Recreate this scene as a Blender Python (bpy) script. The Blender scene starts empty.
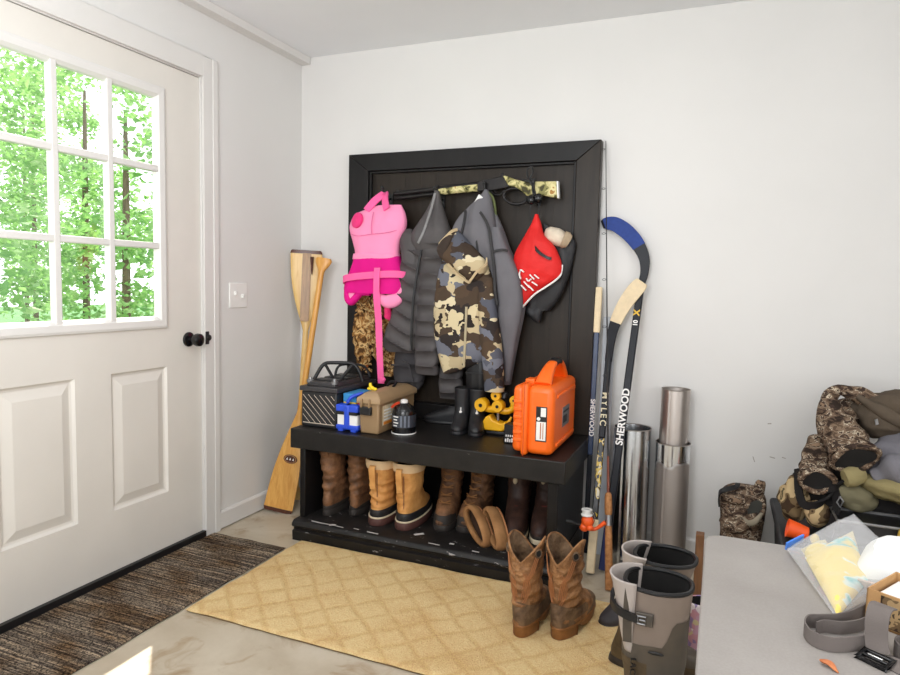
import bpy, bmesh, math, random
from mathutils import Vector, Matrix, noise as mn
PI = math.pi
SC = bpy.context.scene
COL = SC.collection
random.seed(7)

# ------------------------------------------------------------------ camera
cd = bpy.data.cameras.new('camera'); cam = bpy.data.objects.new('camera', cd); COL.objects.link(cam)
cd.sensor_width = 36; cd.lens = 657.2 * 36 / 900; cd.clip_start = 0.02
cr = Vector((0.92313766, 0.38380468, 0.02260155)); cu = Vector((-0.05222888, 0.06694687, 0.99638861)); cf = Vector((-0.38090551, 0.9209843, -0.08184687))
cam.matrix_world = Matrix(((cr.x, cu.x, -cf.x, 2.082), (cr.y, cu.y, -cf.y, -2.9397), (cr.z, cu.z, -cf.z, 1.15), (0, 0, 0, 1)))
SC.camera = cam
# ------------------------------------------------------------------ world, sun, area lights, exposure
w = bpy.data.worlds.new('world'); SC.world = w; w.use_nodes = True
bg = w.node_tree.nodes['Background']; bg.inputs[0].default_value = (0.93, 0.97, 1.0, 1); bg.inputs[1].default_value = 2.6
sd = bpy.data.lights.new('sun', 'SUN'); sd.energy = 9; sd.angle = math.radians(0.6); sd.color = (1, 0.95, 0.85)
sun = bpy.data.objects.new('sun', sd); COL.objects.link(sun)
sun.rotation_euler = Vector((0.474, -0.474, -0.96)).to_track_quat('-Z', 'Y').to_euler()
def area(name, loc, target, sx, sy, e, col):
    d = bpy.data.lights.new(name, 'AREA'); d.shape = 'RECTANGLE'; d.size = sx; d.size_y = sy; d.energy = e; d.color = col
    o = bpy.data.objects.new(name, d); COL.objects.link(o); o.location = loc
    o.rotation_euler = (Vector(target) - Vector(loc)).to_track_quat('-Z', 'Y').to_euler()
    return o
area('rear_fill_light', (2.3, -4.6, 1.45), (1.8, 0, 1.0), 2.6, 1.7, 35, (0.93, 0.968, 1.0))  # unseen fill added behind the camera; the wall there has no window
area('bounce_fill_light', (1.35, -2.9, 1.5), (0.9, -2.2, 2.3), 0.9, 0.9, 34, (0.945, 0.972, 1.0))  # unseen upward fill added to brighten the ceiling and left side
area('side_fill_light', (4.1, -2.6, 1.3), (0, -1.6, 0.9), 1.6, 1.4, 23, (0.96, 0.975, 1.0))  # unseen fill added to brighten the left wall and door
area('ceiling_fill_light', (1.75, -2.3, 2.27), (1.75, -2.3, 0), 1.0, 1.0, 12, (0.98, 0.98, 0.98))  # unseen overhead fill added for the room; no fixture is built
SC.view_settings.view_transform = 'Standard'; SC.view_settings.look = 'None'
SC.view_settings.gamma = 1; SC.view_settings.use_curve_mapping = False
SC.view_settings.exposure = 0.04

# ------------------------------------------------------------------ helpers: colour and materials
def lin(v):
    v /= 255.0
    return v / 12.92 if v <= 0.04045 else ((v + 0.055) / 1.055) ** 2.4
def C(r, g, b): return (lin(r), lin(g), lin(b), 1)
class NT:
    def __init__(s, name):
        s.m = bpy.data.materials.new(name); s.m.use_nodes = True
        s.n = s.m.node_tree.nodes; s.l = s.m.node_tree.links; s.b = s.n['Principled BSDF']
    def node(s, t, **kw):
        n = s.n.new(t)
        for k, v in kw.items():
            if hasattr(n, k): setattr(n, k, v)
        return n
    def coord(s, scale=(1, 1, 1), rot=(0, 0, 0), kind='Object'):
        t = s.node('ShaderNodeTexCoord'); mp = s.node('ShaderNodeMapping')
        mp.inputs['Scale'].default_value = scale; mp.inputs['Rotation'].default_value = rot
        s.l.new(t.outputs[kind], mp.inputs[0]); return mp.outputs[0]
    def noise(s, vec, scale, detail=3, rough=0.5, dist=0):
        n = s.node('ShaderNodeTexNoise'); n.inputs['Scale'].default_value = scale; n.inputs['Detail'].default_value = detail
        n.inputs['Roughness'].default_value = rough; n.inputs['Distortion'].default_value = dist
        s.l.new(vec, n.inputs['Vector']); return n.outputs['Fac']
    def ramp(s, fac, stops, const=False):
        r = s.node('ShaderNodeValToRGB'); r.color_ramp.interpolation = 'CONSTANT' if const else 'LINEAR'
        e = r.color_ramp.elements
        while len(e) < len(stops): e.new(0.5)
        for i, (p, c) in enumerate(stops): e[i].position = p; e[i].color = c
        s.l.new(fac, r.inputs[0]); return r.outputs[0]
    def mix(s, fac, a, b, mode='MIX'):
        n = s.node('ShaderNodeMix', data_type='RGBA', blend_type=mode)
        for v, i in ((fac, 0), (a, 6), (b, 7)):
            if hasattr(v, 'links'): s.l.new(v, n.inputs[i])
            else: n.inputs[i].default_value = v
        return n.outputs[2]
    def math(s, op, a, b=0.0):
        n = s.node('ShaderNodeMath', operation=op)
        for v, i in ((a, 0), (b, 1)):
            if hasattr(v, 'links'): s.l.new(v, n.inputs[i])
            else: n.inputs[i].default_value = v
        return n.outputs[0]
    def bump(s, h, strength=0.3, dist=0.01):
        n = s.node('ShaderNodeBump'); n.inputs['Strength'].default_value = strength; n.inputs['Distance'].default_value = dist
        s.l.new(h, n.inputs['Height']); s.l.new(n.outputs[0], s.b.inputs['Normal'])
    def base(s, c):
        if hasattr(c, 'links'): s.l.new(c, s.b.inputs['Base Color'])
        else: s.b.inputs['Base Color'].default_value = c
    def set(s, rough=0.6, metal=0.0, spec=None, coat=0, sheen=0):
        if hasattr(rough, 'links'): s.l.new(rough, s.b.inputs['Roughness'])
        else: s.b.inputs['Roughness'].default_value = rough
        s.b.inputs['Metallic'].default_value = metal
        if spec is not None: s.b.inputs['Specular IOR Level'].default_value = spec
        if coat: s.b.inputs['Coat Weight'].default_value = coat
        if sheen: s.b.inputs['Sheen Weight'].default_value = sheen
        return s.m
def flat(name, c, rough=0.6, metal=0, var=0.12, scale=18, spec=None, bump=0.0, bscale=60):
    t = NT(name); v = t.coord(); n = t.noise(v, scale, 4)
    d = tuple(x * (1 - var) for x in c[:3]) + (1,); l = tuple(min(1, x * (1 + var)) for x in c[:3]) + (1,)
    t.base(t.ramp(n, [(0.3, d), (0.7, l)]))
    if bump: t.bump(t.noise(v, bscale, 5), bump, 0.004)
    return t.set(rough, metal, spec)
def fabric(name, c, var=0.15, weave=260, rough=0.9, fold=0.25, spec=0.2):
    t = NT(name); v = t.coord(); n = t.noise(v, 9, 4)
    d = tuple(x * (1 - var) for x in c[:3]) + (1,); l = tuple(min(1, x * (1 + var)) for x in c[:3]) + (1,)
    t.base(t.ramp(n, [(0.3, d), (0.7, l)]))
    h = t.math('ADD', t.noise(v, weave, 2), t.math('MULTIPLY', t.noise(v, 22, 3), 1.5)); t.bump(h, fold, 0.004)
    return t.set(rough, 0, spec)
def camo(name, stops, scale=9, rough=0.9, stretch=(1, 1, 1), dark=None, detail=2.0, fold=0.3):
    t = NT(name); v = t.coord(stretch); n = t.noise(v, scale, detail, 0.55, 0.6)
    col = t.ramp(n, stops, True)
    if dark:
        n2 = t.noise(t.coord(stretch, (0.5, 0.9, 0.3)), scale * 1.35, detail, 0.5, 0.8)
        msk = t.ramp(n2, [(0, (0, 0, 0, 1)), (0.59, (1, 1, 1, 1))], True)
        col = t.mix(msk, col, dark)
    t.base(col); t.bump(t.noise(v, 40, 3), fold, 0.004)
    return t.set(rough, 0, 0.2)
def camo_patch(name, cols, scale=12, stretch=(1, 1, 1.5), rough=.9, warp=.06):
    t = NT(name); v = t.coord(stretch); nz = t.node('ShaderNodeTexNoise'); nz.inputs['Scale'].default_value = scale * 1.3; nz.inputs['Detail'].default_value = 1.5; t.l.new(v, nz.inputs['Vector'])
    sc = t.node('ShaderNodeVectorMath', operation='SCALE'); sc.inputs['Scale'].default_value = warp * 2; t.l.new(nz.outputs['Color'], sc.inputs[0])
    ad = t.node('ShaderNodeVectorMath', operation='ADD'); t.l.new(v, ad.inputs[0]); t.l.new(sc.outputs[0], ad.inputs[1])
    vo = t.node('ShaderNodeTexVoronoi'); vo.inputs['Scale'].default_value = scale; t.l.new(ad.outputs[0], vo.inputs['Vector'])
    s = t.node('ShaderNodeSeparateColor'); t.l.new(vo.outputs['Color'], s.inputs[0]); n = len(cols)
    t.base(t.ramp(s.outputs[0], [(i / n, c) for i, c in enumerate(cols)], True)); t.bump(t.noise(v, 40, 3), .25, .004)
    return t.set(rough, 0, 0.2)
def leather(name, c1, c2, scale=14, rough=0.55, bump=0.35, bd=0.004):
    t = NT(name); v = t.coord(); n = t.noise(v, scale, 6, 0.6)
    t.base(t.ramp(n, [(0.3, c1), (0.68, c2)]))
    t.bump(t.math('ADD', t.noise(v, 90, 4), t.noise(v, 25, 3)), bump, bd)
    return t.set(rough, 0, 0.35)

# ------------------------------------------------------------------ helpers: mesh building
def crom(pts, n):
    """Catmull-Rom resample of a list of equal-length tuples to n rows."""
    m = len(pts); out = []
    for i in range(n):
        u = i * (m - 1) / (n - 1); k = min(int(u), m - 2); f = u - k
        p0, p1, p2, p3 = pts[max(k - 1, 0)], pts[k], pts[k + 1], pts[min(k + 2, m - 1)]
        out.append(tuple(0.5 * (2 * b + (c - a) * f + (2 * a - 5 * b + 4 * c - d) * f * f + (3 * b - a - 3 * c + d) * f ** 3) for a, b, c, d in zip(p0, p1, p2, p3)))
    return out
class MB:
    def __init__(s): s.v = []; s.f = []; s.mi = []; s.cur = 0; s.o = Vector((0, 0, 0))
    def at(s, o): s.o = Vector(o); return s
    def add(s, vs, fs):
        b = len(s.v); s.v += [Vector(p) for p in vs]; s.f += [tuple(i + b for i in f) for f in fs]; s.mi += [s.cur] * len(fs); return s
    def box(s, x0, x1, y0, y1, z0, z1, M=None):
        vs = [Vector((x, y, z)) for x in (x0, x1) for y in (y0, y1) for z in (z0, z1)]
        if M is not None: vs = [M @ p for p in vs]
        return s.add(vs, [(0, 1, 3, 2), (4, 6, 7, 5), (0, 4, 5, 1), (2, 3, 7, 6), (0, 2, 6, 4), (1, 5, 7, 3)])
    def prism(s, pts, axis, a0, a1, M=None):
        def P(u, v, a): return {'x': (a, u, v), 'y': (u, a, v), 'z': (u, v, a)}[axis]
        n = len(pts); vs = [Vector(P(u, v, a0)) for u, v in pts] + [Vector(P(u, v, a1)) for u, v in pts]
        if M is not None: vs = [M @ p for p in vs]
        return s.add(vs, [tuple(range(n))[::-1], tuple(range(n, 2 * n))] + [(i, (i + 1) % n, n + (i + 1) % n, n + i) for i in range(n)])
    def rings(s, R, cap0=True, cap1=True, closed=True):
        n = len(R[0]); vs = [p for r in R for p in r]; fs = []
        for k in range(len(R) - 1):
            for i in range(n if closed else n - 1):
                j = (i + 1) % n; fs.append((k * n + i, k * n + j, (k + 1) * n + j, (k + 1) * n + i))
        if cap0: fs.append(tuple(range(n))[::-1])
        if cap1: fs.append(tuple((len(R) - 1) * n + i for i in range(n)))
        return s.add(vs, fs)
    def sweep(s, pts, rad, n=24, ref=(0, 1, 0), res=None, cap0=True, cap1=True, disp=None, sq=1.0):
        """Loft of ellipses along a path; rad = (across, along ref) per point."""
        rows = [tuple(p) + tuple(r if isinstance(r, (tuple, list)) else (r, r)) for p, r in zip(pts, rad)]
        if res: rows = crom(rows, res)
        R = []; ref0 = Vector(ref)
        for k, r in enumerate(rows):
            p = Vector(r[:3]); a = Vector(rows[max(k - 1, 0)][:3]); b = Vector(rows[min(k + 1, len(rows) - 1)][:3])
            t = (b - a).normalized() if (b - a).length > 1e-9 else Vector((0, 0, 1))
            e1 = t.cross(ref0)
            if e1.length < 1e-4: e1 = t.cross(Vector((1, 0, 0.01)))
            e1.normalize(); e2 = e1.cross(t).normalized(); ring = []
            for i in range(n):
                th = 2 * PI * i / n; cx, sx = math.cos(th), math.sin(th)
                if sq != 1.0: cx = math.copysign(abs(cx) ** sq, cx); sx = math.copysign(abs(sx) ** sq, sx)
                d = e1 * cx * r[3] + e2 * sx * r[4]; q = p + d
                if disp: q = q + d.normalized() * disp(q, k / (len(rows) - 1), th)
                ring.append(q)
            R.append(ring)
        return s.rings(R, cap0, cap1)
    def tube(s, pts, r, n=10, res=None, cap=True, ref=(0.13, 0.31, 0.94)):
        rr = r if isinstance(r, (list, tuple)) else [r] * len(pts)
        return s.sweep(pts, rr, n, ref, res, cap, cap)
    def lathe(s, prof, c=(0, 0, 0), n=32, axis='z', cap0=True, cap1=True):
        R = []
        for r, z in prof:
            ring = []
            for i in range(n):
                a = 2 * PI * i / n; x, y = r * math.cos(a), r * math.sin(a)
                q = {'z': (x, y, z), 'y': (x, z, y), 'x': (z, x, y)}[axis]; ring.append(Vector(c) + Vector(q))
            R.append(ring)
        return s.rings(R, cap0, cap1)
    def ell(s, c, r, nu=20, nv=12, disp=None, M=None):
        R = []
        for k in range(nv + 1):
            ph = -PI / 2 + PI * (k * 0.998 + 0.001 * nv) / nv; ring = []
            for i in range(nu):
                a = 2 * PI * i / nu; d = Vector((math.cos(a) * math.cos(ph) * r[0], math.sin(a) * math.cos(ph) * r[1], math.sin(ph) * r[2]))
                if M is not None: d = M @ d
                q = Vector(c) + d
                if disp: q += d.normalized() * disp(q, k / nv, a)
                ring.append(q)
            R.append(ring)
        return s.rings(R)
    def ribbon(s, pts, wdir, width, th=0.002, res=None):
        """Flat strap: path points, a width direction (one, or one per point), half thickness across."""
        P = [Vector(p) for p in (crom([tuple(p) for p in pts], res) if res else pts)]; R = []
        for k, p in enumerate(P):
            t = (P[min(k + 1, len(P) - 1)] - P[max(k - 1, 0)]).normalized(); wd = Vector(wdir[k] if isinstance(wdir, list) else wdir)
            wd = (wd - t * wd.dot(t)).normalized(); nn = t.cross(wd).normalized()
            R.append([p + wd * width / 2 + nn * th, p - wd * width / 2 + nn * th, p - wd * width / 2 - nn * th, p + wd * width / 2 - nn * th])
        return s.rings(R)
    def build(s, name, mats, parent=None, smooth=True, bevel=0, bseg=2, sub=0, solid=0, angle=40, origin=None):
        me = bpy.data.meshes.new(name); o0 = s.o if origin is None else Vector(origin)
        me.from_pydata([tuple(p - o0) for p in s.v], [], s.f)
        mats = mats if isinstance(mats, (list, tuple)) else [mats]
        for m in mats: me.materials.append(m)
        for p, i in zip(me.polygons, s.mi): p.material_index = i
        bm = bmesh.new(); bm.from_mesh(me); bmesh.ops.remove_doubles(bm, verts=bm.verts, dist=1e-6)
        bmesh.ops.recalc_face_normals(bm, faces=bm.faces); bm.to_mesh(me); bm.free()
        if smooth:
            me.polygons.foreach_set('use_smooth', [True] * len(me.polygons)); me.set_sharp_from_angle(angle=math.radians(angle))
        o = bpy.data.objects.new(name, me); COL.objects.link(o)
        if parent is not None: o.parent = parent
        elif o0.length > 0: o.location = o0
        if solid: md = o.modifiers.new('thickness', 'SOLIDIFY'); md.thickness = solid; md.offset = 0
        if bevel:
            md = o.modifiers.new('edge', 'BEVEL'); md.width = bevel; md.segments = bseg; md.limit_method = 'ANGLE'; md.angle_limit = math.radians(38)
        if sub: md = o.modifiers.new('smooth', 'SUBSURF'); md.levels = sub; md.render_levels = sub
        return o
def tag(o, label=None, cat=None, group=None, kind=None):
    if label: o['label'] = label
    if cat: o['category'] = cat
    if group: o['group'] = group
    if kind: o['kind'] = kind
    return o
def thing(name, label, cat, loc=(0, 0, 0), rz=0, group=None, rot=None):
    o = bpy.data.objects.new(name, None); COL.objects.link(o); o.empty_display_size = 0.05
    o.location = loc; o.rotation_euler = rot if rot else (0, 0, rz)
    return tag(o, label, cat, group)
def struct(name, mb, m, parent=None, **kw):
    o = mb.build(name, m, parent, **kw)
    if parent is None: o['kind'] = 'structure'
    return o
def text(name, body, size, loc, xd, yd, mat, parent=None, ext=0.0006, bold=0.0, space=1.0, align='CENTER'):
    c = bpy.data.curves.new(name, 'FONT'); c.body = body; c.size = size; c.extrude = ext; c.offset = bold; c.space_character = space
    c.align_x = align; c.align_y = 'CENTER'; c.materials.append(mat)
    tmp = bpy.data.objects.new(name + '_curve', c); COL.objects.link(tmp)
    me = bpy.data.meshes.new_from_object(tmp.evaluated_get(bpy.context.evaluated_depsgraph_get())); me.name = name
    bpy.data.objects.remove(tmp); bpy.data.curves.remove(c)
    o = bpy.data.objects.new(name, me); COL.objects.link(o)
    X = Vector(xd).normalized(); Y = Vector(yd); Y = (Y - X * Y.dot(X)).normalized(); Z = X.cross(Y)
    L = Vector(loc)
    if parent is not None: o.parent = parent; L = L - Vector(parent.location) if not any(parent.rotation_euler) else L
    o.matrix_local = Matrix(((X.x, Y.x, Z.x, L.x), (X.y, Y.y, Z.y, L.y), (X.z, Y.z, Z.z, L.z), (0, 0, 0, 1)))
    return o
def N(p, f, off=0.0): return mn.noise(Vector((p[0] * f + off, p[1] * f + off * 1.7, p[2] * f - off)))

# ------------------------------------------------------------------ materials
m_wall = flat('white_wall_paint', C(224, 222, 219), 0.55, var=0.015, scale=3, bump=0.04, bscale=120)
m_ceil = flat('white_ceiling_paint', C(236, 237, 239), 0.8, var=0.015, scale=3)
t = NT('sparse_chipped_black_paint'); v = t.coord(); n1 = t.noise(v, 16, 6, 0.7, 0.5); n2 = t.noise(t.coord((5, 14, 14)), 4.0, 5, 0.7); col = t.mix(t.ramp(n2, [(0.70, (0, 0, 0, 1)), (0.72, (0.8, 0.8, 0.8, 1))]), t.ramp(n1, [(0.3, C(18, 17, 16)), (0.75, C(36, 33, 31))]), C(170, 164, 160)); t.base(col); t.bump(n1, 0.12, 0.003); m_chip = t.set(0.42, 0, 0.35)
m_trim = flat('white_trim_paint', C(222, 219, 215), 0.4, var=0.015, scale=5)
m_door = flat('white_door_paint', C(222, 217, 209), 0.42, var=0.03, scale=4)
t = NT('concrete'); v = t.coord(); n1 = t.noise(v, 2.2, 8, 0.62, 0.4); n2 = t.noise(v, 7, 6, 0.6, 1.0)
col = t.ramp(n1, [(0.3, C(172, 157, 134)), (0.55, C(198, 186, 166)), (0.75, C(212, 202, 186))])
col = t.mix(t.ramp(n2, [(0.54, (0, 0, 0, 1)), (0.70, (0.75, 0.75, 0.75, 1))]), col, C(152, 124, 88))
t.base(col); t.bump(t.noise(v, 60, 5), 0.1, 0.003); m_concrete = t.set(0.38, 0, 0.5)
# dark entry mat: woven stripes across its length
t = NT('mat_pile'); v = t.coord((1, 1, 1)); st = t.noise(t.coord((2.2, 120, 1)), 1.0, 3, 0.65); sp = t.noise(v, 170, 2, 0.8); big = t.noise(t.coord((4, 7, 1)), 1.0, 3, 0.6)
col = t.ramp(st, [(0.36, C(52, 47, 46)), (0.5, C(104, 96, 88)), (0.64, C(160, 146, 128))])
col = t.mix(t.ramp(big, [(0.42, (0, 0, 0, 1)), (0.6, (0.75, 0.75, 0.75, 1))]), col, C(190, 156, 110), 'MULTIPLY')
col = t.mix(0.85, col, t.ramp(sp, [(0.40, C(34, 32, 34)), (0.56, C(235, 228, 218))]), 'OVERLAY')
t.base(col); t.bump(sp, 0.6, 0.006); m_mat = t.set(0.95, 0, 0.1)
# tan carpet: cut pile with a faint lattice of diamonds
t = NT('tan_carpet'); v = t.coord((1, 1, 1), (0, 0, PI / 4)); w1 = t.node('ShaderNodeTexWave'); w1.inputs['Scale'].default_value = 3.1; w1.inputs['Distortion'].default_value = 1.8; w1.inputs['Detail'].default_value = 3; w1.inputs['Detail Scale'].default_value = 3
t.l.new(v, w1.inputs['Vector']); v2 = t.coord((1, 1, 1), (0, 0, -PI / 4)); w2 = t.node('ShaderNodeTexWave'); w2.inputs['Scale'].default_value = 3.1; w2.inputs['Distortion'].default_value = 1.8; w2.inputs['Detail'].default_value = 3
t.l.new(v2, w2.inputs['Vector']); lat = t.math('MULTIPLY', t.math('MAXIMUM', t.math('POWER', w1.outputs['Fac'], 9.0), t.math('POWER', w2.outputs['Fac'], 9.0)), t.math('MULTIPLY', t.noise(v, 14, 3, .7), 1.1)); fn = t.noise(v, 200, 3, 0.7); bl = t.noise(v, 5, 5, 0.6)
col = t.ramp(lat, [(0.05, C(230, 205, 160)), (0.85, C(212, 180, 130))]); col = t.mix(t.ramp(bl, [(0.45, (0, 0, 0, 1)), (0.7, (0.5, 0.5, 0.5, 1))]), col, C(204, 166, 112))
col = t.mix(0.35, col, t.ramp(fn, [(0.35, C(120, 96, 60)), (0.65, C(240, 222, 188))]), 'OVERLAY')
t.base(col); t.bump(t.math('SUBTRACT', fn, t.math('MULTIPLY', lat, 0.5)), 0.7, 0.008); m_rug = t.set(0.97, 0, 0.1)
m_rugback = flat('carpet_backing', C(120, 98, 68), 0.95)
# black painted wood, scuffed
t = NT('black_paint'); v = t.coord(); n1 = t.noise(t.coord((1, 1, 0.35)), 14, 6, 0.65); t.base(t.ramp(n1, [(0.3, C(15, 14, 14)), (0.8, C(28, 26, 26))])); t.bump(t.noise(v, 120, 3), 0.06, 0.002); m_black = t.set(0.4, 0, 0.3)
t = NT('scuffed_black_paint'); v = t.coord((1, 1, 1)); n1 = t.noise(v, 16, 6, 0.7, 0.5); n2 = t.noise(t.coord((5, 14, 14)), 4.0, 5, 0.7)
col = t.ramp(n1, [(0.3, C(15, 14, 14)), (0.75, C(36, 33, 32))]); col = t.mix(t.ramp(n2, [(0.64, (0, 0, 0, 1)), (0.66, (0.8, 0.85, 0.85, 1))]), col, C(176, 170, 168))
t.base(col); t.bump(n1, 0.15, 0.003); m_scuff = t.set(0.42, 0, 0.35)
t = NT('panel_black_paint'); v = t.coord(); n1 = t.noise(t.coord((9, 1, 0.6)), 5, 6, 0.6); t.base(t.ramp(n1, [(0.3, C(32, 25, 18)), (0.8, C(47, 38, 29))])); t.bump(n1, 0.12, 0.003); m_panel = t.set(0.42, 0, 0.3)
def wood(name, c1, c2, stretch, scale=4, rough=0.35):
    t = NT(name); v = t.coord(stretch); n = t.noise(v, scale, 5, 0.6, 1.2); t.base(t.ramp(n, [(0.3, c1), (0.7, c2)])); return t.set(rough, 0, 0.5)
m_paddle = wood('varnished_paddle_wood', C(206, 142, 62), C(232, 178, 96), (14, 14, 1.2))
m_paddle2 = wood('pale_paddle_wood', C(214, 170, 96), C(238, 204, 138), (14, 14, 1.2))
m_dkwood = wood('dark_wood_tip', C(70, 36, 24), C(96, 52, 36), (10, 10, 2))
m_stain = wood('walnut_strip', C(128, 92, 50), C(176, 132, 76), (10, 10, 1))
m_board = wood('brown_board', C(96, 62, 36), C(132, 92, 58), (10, 10, 1.5), rough=0.7)
m_cork = leather('cork', C(140, 88, 46), C(190, 134, 84), 60, 0.7, 0.3)
m_blk = flat('black_plastic', C(22, 22, 24), 0.45, var=0.1)
m_blkgloss = flat('gloss_black', C(14, 14, 16), 0.22, var=0.1)
m_rubber = flat('black_rubber', C(28, 28, 31), 0.55, var=0.15, bump=0.05)
m_white = flat('white_plastic', C(238, 236, 232), 0.4, var=0.02)
m_steel = flat('gun_steel', C(44, 42, 42), 0.35, 0.6, var=0.1)
m_grey = flat('grey_metal', C(150, 150, 152), 0.35, 0.8)
m_chrome = flat('bright_metal', C(205, 205, 205), 0.2, 1.0, var=0.03)
m_line = flat('pale_pinstripe', C(216, 200, 182), 0.5, var=0.04)
m_grass = flat('garden_grass', C(66, 116, 54), 0.9, var=0.4, scale=2)
m_scrape = flat('bare_scrape', C(206, 200, 196), .7, var=.1)
m_stainmark = flat('grey_scuff', C(168, 160, 150), .7)
# ================================================================== THE SETTING
X1, Y0, CE = 4.2, -4.9, 2.293
DY1, DY0, DH = -0.718, -1.806, 1.995
struct('floor', MB().box(-0.14, X1, Y0, 0.1, -0.1, 0), m_concrete, smooth=False)
struct('ceiling', MB().box(-0.14, X1 + .1, Y0 - .1, 0.1, CE, CE + .1), m_ceil, smooth=False)
mb = MB().box(-0.14, X1 + .1, 0, 0.1, 0, CE); mb.cur = 1     # a few grey scuffs on the paint
for x, z, dx, dz, w_ in ((2.228, .468, .008, -.022, .003), (2.290, .475, .020, -.004, .0035), (2.275, .610, .014, .002, .004), (2.335, .478, .014, -.003, .003)):
    mb.ribbon([(x, -.0006, z), (x + dx, -.0006, z + dz)], (-dz, 0, dx), w_, .0004)
struct('wall_back', mb, [m_wall, m_stainmark], smooth=False)
mb = MB(); mb.box(-0.14, 0, DY1, 0, 0, CE); mb.box(-0.14, 0, DY0, DY1, DH, CE); mb.box(-0.14, 0, Y0, DY0, 0, CE)
struct('wall_left', mb, m_wall, smooth=False)
struct('wall_right', MB().box(X1, X1 + .1, Y0, 0, 0, CE), m_wall, smooth=False)
struct('wall_front', MB().box(-0.14, X1 + .1, Y0 - .1, Y0, 0, CE), m_wall, smooth=False)
struct('trim_1', MB().box(0, 0.056, Y0, -0.004, 2.257, CE), m_trim, bevel=0.002)
mb = MB(); mb.box(0, 0.013, DY1, DY1 + .085, 0, DH + .085); mb.box(0, 0.013, DY0 - .085, DY0, 0, DH + .085); mb.box(0, 0.013, DY0, DY1, DH, DH + .085)
mb.box(0.0, 0.016, DY1 + .055, DY1 + .085, 0, DH + .085)
mb.box(-0.14, 0.0, DY1 - .004, DY1, 0, DH); mb.box(-0.14, 0.0, DY0, DY0 + .004, 0, DH); mb.box(-0.14, 0, DY0, DY1, DH - .004, DH)
struct('trim_2', mb, m_trim, bevel=0.003)
struct('baseboard_left', MB().prism([(0, 0.008), (0.012, 0.008), (0.012, 0.078), (0.006, 0.088), (0, 0.088)], 'y', DY1 + .086, -0.013), m_trim, smooth=False)
struct('baseboard_back', MB().prism([(0, 0.004), (-0.012, 0.004), (-0.012, 0.076), (-0.006, 0.086), (0, 0.086)], 'x', 0.0, X1), m_trim, smooth=False)
# the door: a slab with a nine-pane window, two raised panels, knob, latch and sweep
WY0, WY1, WZ0, WZ1 = -1.640, -0.914, 0.943, 1.895
mb = MB()
fx = -0.006; bx_ = -0.048
mb.box(bx_, fx, DY0 + .006, WY0, .03, DH - .007); mb.box(bx_, fx, WY1, DY1 - .006, .03, DH - .007)
mb.box(bx_, fx, WY0, WY1, WZ1, DH - .007)
PZ0, PZ1 = 0.263, 0.786
pan = [(-1.602, -1.330), (-1.182, -0.913)]
ys = [WY0, pan[0][0], pan[0][1], pan[1][0], pan[1][1], WY1]
mb.box(bx_, fx, WY0, WY1, .03, PZ0); mb.box(bx_, fx, WY0, WY1, PZ1, WZ0)
mb.box(bx_, fx, ys[0], ys[1], PZ0, PZ1) if ys[1] > ys[0] else None
mb.box(bx_, fx, ys[2], ys[3], PZ0, PZ1)
mb.box(bx_, fx, ys[4], ys[5], PZ0, PZ1) if ys[5] > ys[4] + 1e-4 else None
door = struct('door_1', mb, m_door, smooth=False)
for a, b in pan:                       # moulded raised panel: groove, slope, field
    mb = MB(); R = []
    for ins, dx in ((0, 0), (0.008, -0.010), (0.016, -0.012), (0.046, -0.003), (0.05, -0.002)):
        R.append([Vector((fx + dx, y, z)) for y, z in ((a + ins, PZ0 + ins), (b - ins, PZ0 + ins), (b - ins, PZ1 - ins), (a + ins, PZ1 - ins))])
    mb.rings(R, False, True); mb.build('door_panel', m_door, door, smooth=False)
mb = MB(); R = []
for ins, dx in ((0, 0.0), (0.003, 0.010), (0.012, 0.013), (0.034, 0.011), (0.046, 0.0), (0.05, -0.012)):
    R.append([Vector((fx + dx, y, z)) for y, z in ((WY0 + ins, WZ0 + ins), (WY1 - ins, WZ0 + ins), (WY1 - ins, WZ1 - ins), (WY0 + ins, WZ1 - ins))])
mb.rings(R, False, False); wf = mb.build('window_frame', m_trim, door, smooth=False)
mb = MB()
for y in (-1.386, -1.170): mb.box(-0.028, 0.002, y - .0125, y + .0125, WZ0 + .03, WZ1 - .03)
for z in (1.2725, 1.574): mb.box(-0.027, 0.001, WY0 + .03, WY1 - .03, z - .0125, z + .0125)
mb.build('muntin', m_trim, door, bevel=0.004)
gm = NT('window_glass'); g_t = gm.node('ShaderNodeBsdfTransparent'); g_g = gm.node('ShaderNodeBsdfGlossy'); g_g.inputs['Roughness'].default_value = 0.02;
g_m = gm.node('ShaderNodeMixShader'); g_m.inputs[0].default_value = 0.05; gm.l.new(g_t.outputs[0], g_m.inputs[1]); gm.l.new(g_g.outputs[0], g_m.inputs[2]); gm.l.new(g_m.outputs[0], gm.n['Material Output'].inputs[0]); m_glass = gm.m
MB().box(-0.026, -0.022, WY0 + .03, WY1 - .03, WZ0 + .03, WZ1 - .03).build('pane', m_glass, door, smooth=False)
mb = MB(); mb.lathe([(0.0, 0), (0.031, 0), (0.031, 0.006), (0.026, 0.010)], (fx, -0.797, 0.889), 28, 'x'); mb.lathe([(0.011, 0.0), (0.011, 0.03), (0.024, 0.036), (0.0275, 0.048), (0.026, 0.060), (0.018, 0.066), (0.0, 0.067)], (fx + .004, -0.797, 0.889), 28, 'x')
mb.build('door_knob', m_blkgloss, door)
mb = MB(); mb.box(-0.004, 0.0155, DY1 + .001, DY1 + .022, .862, .918); mb.ell((0.014, DY1 + .02, .89), (.006, .016, .014)); mb.build('latch_plate', m_blk, door, bevel=0.002)
MB().box(-0.06, 0.012, DY0 + .004, DY1 - .002, 0.001, 0.030).build('door_sweep', m_blk, door, smooth=False)
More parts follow.
